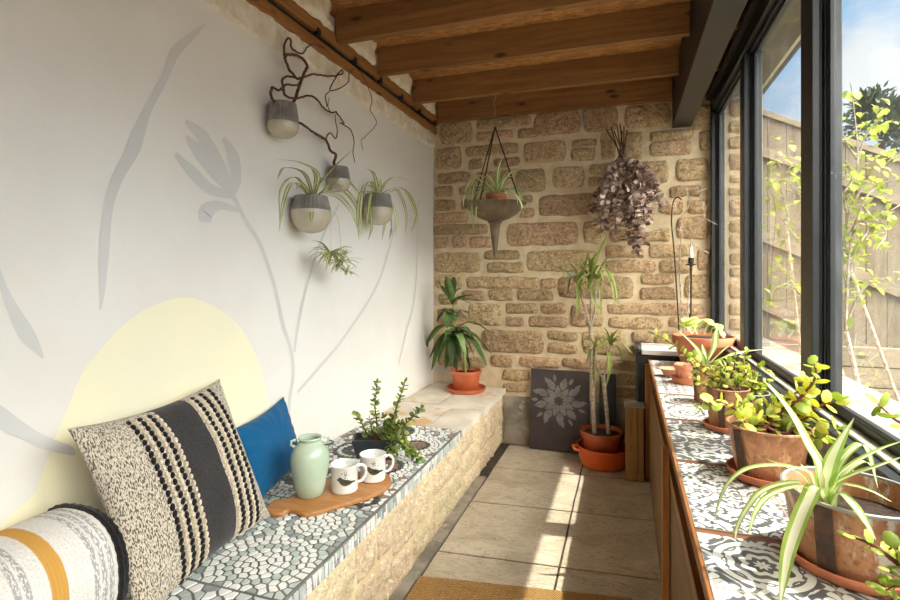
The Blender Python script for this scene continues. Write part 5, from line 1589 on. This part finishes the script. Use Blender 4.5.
lf.build('leaves', [M_HOSTA], bp); st_.build('stems', M_LCREAM, bp)
# small clay pot on its saucer, two clay shards beside it
p = base(687, 383)
saucer('terracotta saucer under the small clay pot beside the wide bowl', p, .082, .034, M_TERRA, 'terracotta saucers')
sp_ = thing('clay_pot', 'small pale clay pot standing in its saucer in front of the wide bowl', 'pot', p + Vector((.006, 0, SAU)))
pot(sp_, p + Vector((.006, 0, SAU)), .074, .058, .095, M_TERRA_PALE, .8, rim=.022)
sd_t = onZ(668, 378, SH)
b = MB(); prof = [(.0, 0), (.030, 0), (.042, .030), (.040, .030), (.028, .005), (0, .005)]
b.lathe(prof, 24, (0, 0, 0)); o = b.build('clay_cup', M_TERRA_PALE, loc=(sd_t.x + .012, sd_t.y + .05, SH + .001), world=False)
tag(o, 'tiny clay cup standing on the tiles left of the small clay pot', 'cup')
b = MB(); b.lathe([(.0, 0), (.045, 0), (.060, .016), (.057, .016), (.043, .005), (0, .005)], 24, (0, 0, 0)); o = b.build('clay_dish', M_TERRA_PALE, loc=(sd_t.x + .012, sd_t.y + .05, SH + .033), world=False)
tag(o, 'little clay dish resting on top of the tiny clay cup', 'dish')

# tall narrow rusty tin with a spider plant
p = base(706, 402)
t3 = thing('spider_plant', 'striped spider plant in a tall narrow rusty tin on the tiled shelf', 'potted plant', p)
top = pot(t3, p, .062, .050, .185, M_RUST, .95, wall=.003)
b = MB(); b.box(p.x - .054, p.y - .034, p.z + .01, p.x - .046, p.y - .016, p.z + .17); b.build('seam', M_RUSTDARK, t3)
mb = MB(); r3 = random.Random(3)
for L, w_ in (([(708,366),(700,354),(690,342),(674,327)], .017), ([(710,366),(714,350),(716,336),(717,327)], .016), ([(712,366),(722,352),(730,345)], .012), ([(712,366),(730,356),(745,352),(768,349)], .016), ([(708,366),(698,360),(690,364)], .010), ([(711,366),(724,358),(736,366)], .011),
              ([(709,366),(704,352),(702,344)], .010), ([(713,366),(722,360),(728,372)], .010)):
    P = [onY(x, y, p.y + (.10 * i / 3 if x > 740 else -.03 * i)) for i, (x, y) in enumerate(L)]; P[0] = top + Vector((r3.uniform(-.01, .01), r3.uniform(-.01, .01), -.004))
    mb.strap(smooth_path(P, 7), taper(w_), fold=.3, ms=(0, 1, 1, 0))
mb.build('leaves', [M_LGREEN, M_LCREAM], t3)

# galvanised pot behind
p = base(751, 412); p = Vector((.475, 2.42, SH + .001))
gp = thing('jade_plant', 'leafy jade plant in a grey galvanised pot behind the rusty pots on the shelf', 'potted plant', p)
top = pot(gp, p, .078, .060, .125, M_GALV, .85, wall=.003)
ml, mst = MB(), MB(); rj = random.Random(13)
for q in range(9):
    a = rj.uniform(0, 2 * PI); L = rj.uniform(.06, .12)
    P = droop(top + Vector((rj.uniform(-.03, .03), rj.uniform(-.03, .03), -.005)), a, rj.uniform(.5, 1.3), L, 4, 6)
    for v in P: v.x = min(v.x, .555)
    jade(ml, mst, P, .024, rj, .004, .016, (0, 0, 1), .15, 3)
ml.build('leaves', [M_JADE, M_JADE_Y], gp); mst.build('stems', M_REDSTEM, gp)

# rusty pot with the jade trailing to the left, on a saucer
p = base(727, 429)
saucer('terracotta saucer under the rusty pot of trailing jade', p, .086, .022, M_TERRA)
p = p + Vector((0, 0, SAU))
t4 = thing('jade_plant', 'jade plant trailing to the left from a rusty pot with a dark seam', 'potted plant', p)
top = pot(t4, p, .078, .062, .158, M_RUST, .92, wall=.003)
sv = Vector((-.30, -.95, 0)).normalized()
b = MB(); sdv = Vector((.95, -.30, 0)); q_ = p + sv * .064
b.plate([p + sv * .0655 - sdv * .02 + Vector((0, 0, .002)), p + sv * .0655 + sdv * .004 + Vector((0, 0, .002)), p + sv * .0825 + sdv * .004 + Vector((0, 0, .15)), p + sv * .0825 - sdv * .02 + Vector((0, 0, .15))], sv * .003); b.build('seam', M_RUSTDARK, t4)
ml, mst = MB(), MB(); rj = random.Random(14)
JL = [([(722,390),(708,376),(694,366),(682,352),(668,341),(654,334)], .006), ([(724,390),(712,372),(700,364),(692,356)], .005), ([(730,390),(740,376),(744,362),(746,352)], .005), ([(726,390),(733,372),(735,358)], .005),
      ([(722,391),(712,392),(704,398),(700,408)], .004), ([(732,390),(744,384),(752,376)], .004), ([(734,391),(744,396),(752,402),(758,408)], .004), ([(722,390),(716,378),(716,366)], .004), ([(728,390),(724,374),(728,362)], .004), ([(733,390),(748,372),(762,366),(770,372)], .004),
      ([(726,391),(730,398),(736,406)], .004), ([(724,390),(706,386),(696,380)], .004), ([(731,390),(738,380),(728,384)], .004)]
for L, r0 in JL:
    dy = rj.uniform(-.10, .06) if L[-1][0] < 740 else rj.uniform(.0, .1)
    P = [onY(x, y, p.y + dy * i / (len(L) - 1)) for i, (x, y) in enumerate(L)]; P[0] = top + Vector((rj.uniform(-.03, .03), rj.uniform(-.03, .03), -.004))
    for v in P: v.x = min(v.x, .57); v.z = max(v.z, SH + .03)
    jade(ml, mst, P, .024, rj, r0 * .8, .021, (0, 0, 1), .15, 6)
ml.build('leaves', [M_JADE, M_JADE_Y], t4); mst.build('stems', M_REDSTEM, t4)

# large tapered rusty pot with yellow jade
p = base(768, 478)
saucer('terracotta saucer under the large tapered rusty pot of yellow jade', p, .112, .026, M_TERRA)
p = p + Vector((0, 0, SAU))
t5 = thing('jade_plant', 'jade plant with round yellow green leaves in the large tapered rusty pot', 'potted plant', p)
top = pot(t5, p, .108, .084, .150, M_RUST, .9, wall=.003)
sv = Vector((-.45, -.89, 0)).normalized(); sdv = Vector((.89, -.45, 0)); sv2 = (sv - sdv * .55).normalized(); sd2 = Vector((-sv2.y, sv2.x, 0))
b = MB(); b.plate([p + sv2 * .0875 - sd2 * .016 + Vector((0, 0, .002)), p + sv2 * .0875 + sd2 * .010 + Vector((0, 0, .002)), p + sv2 * .1105 + sd2 * .010 + Vector((0, 0, .143)), p + sv2 * .1105 - sd2 * .016 + Vector((0, 0, .143))], sv2 * .003); b.build('seam', M_RUSTDARK, t5)
b = MB()
b.lathe([(.1075, .146), (.1115, .1475), (.1115, .1525), (.1075, .154), (.1045, .1525), (.1045, .1475), (.1075, .146)], 48, p); b.build('rolled_rim', M_RUST, t5)
ml, mst = MB(), MB(); rj = random.Random(15)
for L, r0 in (([(760,428),(752,418),(745,410),(741,402)], .006), ([(768,430),(780,412),(798,400),(812,384),(816,372),(814,364)], .007), ([(770,430),(792,418),(812,408),(826,404),(838,400)], .006), ([(772,430),(790,424),(806,426),(822,436)], .006),
              ([(764,428),(768,414),(772,404)], .005), ([(758,430),(748,424),(742,416)], .005), ([(774,430),(800,414),(806,396),(804,382)], .006), ([(766,430),(758,412),(752,400)], .005), ([(770,430),(782,432),(790,440)], .004),
              ([(768,430),(784,404),(800,390),(808,386)], .005), ([(776,430),(806,418),(820,420)], .005), ([(762,430),(754,428),(748,432)], .004), ([(772,430),(780,416),(776,404)], .004), ([(775,430),(804,430),(816,438),(836,430)], .004), ([(760,430),(740,412),(726,404),(712,400)], .005)):
    dy = rj.uniform(-.10, .10)
    P = [onY(x, y, p.y + dy * i / (len(L) - 1)) for i, (x, y) in enumerate(L)]; P[0] = top + Vector((rj.uniform(-.04, .04), rj.uniform(-.04, .04), -.004))
    for v in P: v.x = min(v.x, .585)
    jade(ml, mst, P, .032, rj, r0, .027, (0, 1, 1), .2, 6)
ml.build('leaves', [M_JADE, M_JADE_Y], t5); mst.build('stems', M_REDSTEM, t5)

# front: big flaking tin with the spider plant
p = base(854, 566)
saucer('terracotta saucer under the big flaking tin nearest the camera', p, .128, .026, M_TERRA)
p = p + Vector((0, 0, SAU))
t6 = thing('spider_plant', 'large striped spider plant in the big flaking rusty tin nearest the camera', 'potted plant', p)
top = pot(t6, p, .128, .106, .150, M_RUSTPALE, .66, wall=.003)
b = MB(); b.lathe([(.1275, .146), (.132, .1475), (.132, .1525), (.1275, .154), (.124, .1525), (.124, .1475), (.1275, .146)], 48, p); b.build('rolled_rim', M_GALV, t6)
sv = Vector((-.62, -.78, 0)).normalized(); sd2 = Vector((-sv.y, sv.x, 0))
b = MB(); b.plate([p + sv * .109 - sd2 * .022 + Vector((0, 0, .002)), p + sv * .109 + sd2 * .010 + Vector((0, 0, .002)), p + sv * .1305 + sd2 * .010 + Vector((0, 0, .144)), p + sv * .1305 - sd2 * .022 + Vector((0, 0, .144))], sv * .003); b.build('seam', M_RUSTDARK, t6)
mb = MB()
B = (824, 497)
YS = onZ(846, 566, SH).y - 0.06
root6 = onY(824, 500, YS); root6.z = p.z + .105
for L, w_, dy in (([B,(820,470),(808,446),(793,418),(776,394),(764,381)], .0145, .10), ([B,(826,474),(836,446),(854,418)], .0185, .03), ([B,(836,482),(851,466),(880,450),(906,440)], .011, -.02), ([B,(834,488),(852,476),(880,466),(910,454)], .0125, -.04),
                  ([B,(812,478),(794,468),(768,466),(746,470),(730,482),(720,500),(713,526)], .0095, -.05), ([B,(806,486),(784,484),(762,492),(748,508),(738,526),(735,540)], .0095, -.08), ([B,(808,490),(790,488),(768,497),(756,512),(749,534)], .0095, -.10),
                  ([B,(818,488),(808,502),(797,528),(789,552),(784,578),(780,606)], .0165, -.13), ([B,(838,494),(852,504),(864,520),(876,540)], .010, -.10), ([B,(838,488),(852,486),(872,492),(892,502)], .009, -.05),
                  ([B,(806,480),(788,468),(766,459)], .006, -.06), ([B,(812,478),(806,470),(800,463)], .006, -.05), ([B,(836,474),(852,450),(866,448),(878,488)], .011, .06), ([B,(830,478),(842,456),(858,444)], .011, .05), ([B,(840,480),(862,462),(876,470)], .010, .04)):
    n_ = len(L) - 1
    P = [onY(x, y, YS + dy * i / n_) for i, (x, y) in enumerate(L)]; P[0] = root6 + Vector((R.uniform(-.012, .012), R.uniform(-.012, .012), 0))
    mb.strap(smooth_path(P, 6), taper(w_, peak=.4, base=.6), fold=.28, ms=(0, 1, 1, 0))
mb.build('leaves', [M_LGREEN, M_LCREAM], t6)

# jade plant right in front of the lens, its pot just outside the picture
p = Vector((.40, .70, SH + .001))
t7 = thing('jade_plant', 'jade sprigs reaching in at the bottom right corner of the picture', 'potted plant', p)
top = pot(t7, p, .075, .058, .13, M_TERRA, .9, rim=.03)
ml, mst = MB(), MB(); rj = random.Random(17)
YF = .80
for L, r0 in (([(960,640),(920,590),(888,556),(868,543),(850,536)], .0045), ([(960,640),(930,600),(905,580),(890,572)], .004), ([(960,640),(945,540),(915,440),(893,418),(878,404)], .004), ([(960,640),(930,590),(900,585),(886,590)], .003), ([(960,640),(920,570),(896,548),(886,552)], .003)):
    P = [onY(x, y, YF + .02 * i) for i, (x, y) in enumerate(L)]; P[0] = top + Vector((rj.uniform(-.02, .02), rj.uniform(-.02, .02), -.004))
    jade(ml, mst, P, .019, rj, r0, .020, (0, 0, 1), .45, 7)
ml.build('leaves', [M_JADE, M_JADE_Y], t7); mst.build('stems', M_REDSTEM, t7)

# ------------------------------------------------------------------ the garden outside
fe = thing('fence', 'weathered vertical board fence with rails outside the window', 'fence', (2.0, 5.25, .1))
YFe = 5.25
ftop = lambda x: max(1.75, 2.83 - .485 * (x - 1.13))
bd = MB(); x = .75; rf = random.Random(6)
while x < 8.0:
    w_ = .145; y = YFe + rf.uniform(-.004, .004)
    bd.plate([(x, y, .1), (x + w_ - .004, y, .1), (x + w_ - .004, y, max(.4, ftop(x + w_))), (x, y, max(.4, ftop(x)))], (0, .018, 0)); x += w_
bd.build('boards', M_FENCE, fe, bevel=.002)
for dz, hh in ((.055, .055), (-.28, .09), (-1.02, .10), (-1.62, .10)):
    r_ = MB(); x0, x1 = .75, 3.35
    yy = YFe - .045 if dz < 0 else YFe - .03
    r_.plate([(x0, yy, ftop(x0) + dz - hh), (x1, yy, ftop(x1) + dz - hh), (x1, yy, ftop(x1) + dz), (x0, yy, ftop(x0) + dz)], (0, .038 if dz < 0 else .07, 0)); r_.build('rail' if dz < 0 else 'capping', M_FENCE_H, fe, bevel=.003)
for x in (1.75, 3.3, 5.0, 6.8):
    r_ = MB(); r_.box(x, YFe + .02, .1, x + .09, YFe + .11, ftop(x) - .02); r_.build('post', M_FENCE, fe)
rb2 = thing('raised_bed', 'low raised bed of horizontal boards at the foot of the fence', 'raised bed', (2.0, 4.9, .1))
for k in range(5):
    r_ = MB(); r_.box(1.08, 4.75 + .004 * (k % 2), .102 + k * .155, 3.6, 4.79 + .004 * (k % 2), .102 + k * .155 + .148); r_.build('board', M_FENCE_H, rb2, bevel=.004)
r_ = MB(); r_.box(1.085, 4.795, .101, 3.59, YFe - .09, .80); r_.build('soil', M_SOIL, rb2)
# leafy shrub
sb = Vector((1.55, 4.05, .101))
sh_ = thing('shrub', 'yellow green leafy shrub growing outside the window in front of the fence', 'shrub', sb)
st_, lf = MB(), MB(); rsb = random.Random(44)
BR = [([(846,330),(842,260),(850,210),(858,160),(853,100),(850,82)], 4.0), ([(846,330),(850,250),(862,205),(880,185),(905,178)], 3.9), ([(846,330),(850,270),(868,235),(890,212),(908,200)], 4.0), ([(846,330),(838,240),(815,205),(792,185),(772,152)], 4.2),
      ([(830,340),(810,260),(790,230),(776,210),(766,198)], 4.2), ([(830,340),(806,300),(788,272),(772,262)], 4.3), ([(846,330),(856,300),(868,285),(884,278)], 4.0), ([(850,210),(866,180),(878,160),(896,150)], 3.9), ([(848,220),(844,195),(852,180),(846,160)], 3.9),
      ([(815,205),(800,170),(786,160)], 4.2), ([(790,230),(786,205),(780,185),(784,165)], 4.2), ([(806,300),(790,285),(776,288),(768,300)], 4.3), ([(868,235),(856,250),(850,268)], 4.0), ([(858,160),(866,135),(880,118),(888,108)], 3.9), ([(862,205),(870,215),(886,232),(876,250)], 3.9),
      ([(846,240),(858,222),(870,226),(862,240)], 3.9), ([(858,160),(845,140),(842,128)], 3.9)]
for L, Y1 in BR:
    P = smooth_path([onY(x, y, Y1 - .06 * i + rsb.uniform(-.05, .05)) for i, (x, y) in enumerate(L)], 7)
    for v in P: v.x = max(v.x, .95)
    st_.tube(P, [.009 - .007 * i / len(P) for i in range(len(P))], 5)
    for i in range(6, len(P)):
        for q in range(3):
            if rsb.random() < .52: continue
            d_ = Vector((rsb.uniform(-1, 1), rsb.uniform(-1, 1), rsb.uniform(-.9, .5))).normalized(); l = rsb.uniform(.040, .070)
            b0 = P[i] + Vector((rsb.gauss(0, .05), rsb.gauss(0, .05), rsb.gauss(0, .04)))
            lf.strap([b0, b0 + d_ * l * .35, b0 + d_ * l * .7 + Vector((0, 0, -.006)), b0 + d_ * l + Vector((0, 0, -.016))], [l * .10, l * .36, l * .30, l * .02], fold=.25, ms=(0, 0))
for L in ([(846,332), (842,360), (840,380)], [(830,340), (838,372)]):
    st_.tube([onY(L[0][0], L[0][1], 4.05)] + [sb + Vector((.02 * i, 0, 0)) for i in range(1)], .014, 6)
lf.build('leaves', [M_SHRUB], sh_); st_.build('stems', M_TWIGPALE, sh_)
for (a, b_, lab) in (((838,236),(866,312), 'pale garden cane leaning through the shrub, seen right of the thickest mullion'), ((786,222),(800,345), 'pale garden cane leaning through the shrub, seen left of the thickest mullion')):
    p0, p1 = onY(*a, 4.4), onY(*b_, 4.4); d_ = (p1 - p0).normalized(); p2 = p0 + d_ * ((.101 - p0.z) / d_.z)
    m_ = MB(); m_.tube([p0, p2], .011, 7); tag(m_.build('garden_cane', M_TWIGPALE, loc=p2), lab, 'cane')
# distant pine
pn = Vector((9.6, 25.0, .1))
pt = thing('pine_tree', 'dark green pine tree far behind the fence', 'tree', pn)
b = MB(); b.tube([pn, pn + Vector((0, 0, 6.5))], [.3, .12], 8); b.build('trunk', M_TWIG, pt)
lf = MB(); rpn = random.Random(77)
for q in range(150):
    z = rpn.uniform(2.0, 8.4); rad = 3.3 * (1 - ((z - 3.5) / 5.2) ** 2 if z > 3.5 else 1) ; rad = max(.3, rad) * rpn.uniform(.4, 1.0); a = rpn.uniform(0, 2 * PI)
    cb = pn + Vector((rad * math.cos(a), rad * math.sin(a), z)); s = rpn.uniform(.35, .7)
    for k in range(34):
        d_ = Vector((rpn.gauss(0, 1), rpn.gauss(0, 1), rpn.gauss(0, .55))).normalized(); p0 = cb + d_ * s * rpn.uniform(.1, .7); l = s * .5
        lf.strap([p0, p0 + d_ * l * .5, p0 + d_ * l + Vector((0, 0, l * .2))], [.05, .075, .01], fold=.2, ms=(0, 0))
lf.build('foliage', M_PINE, pt)
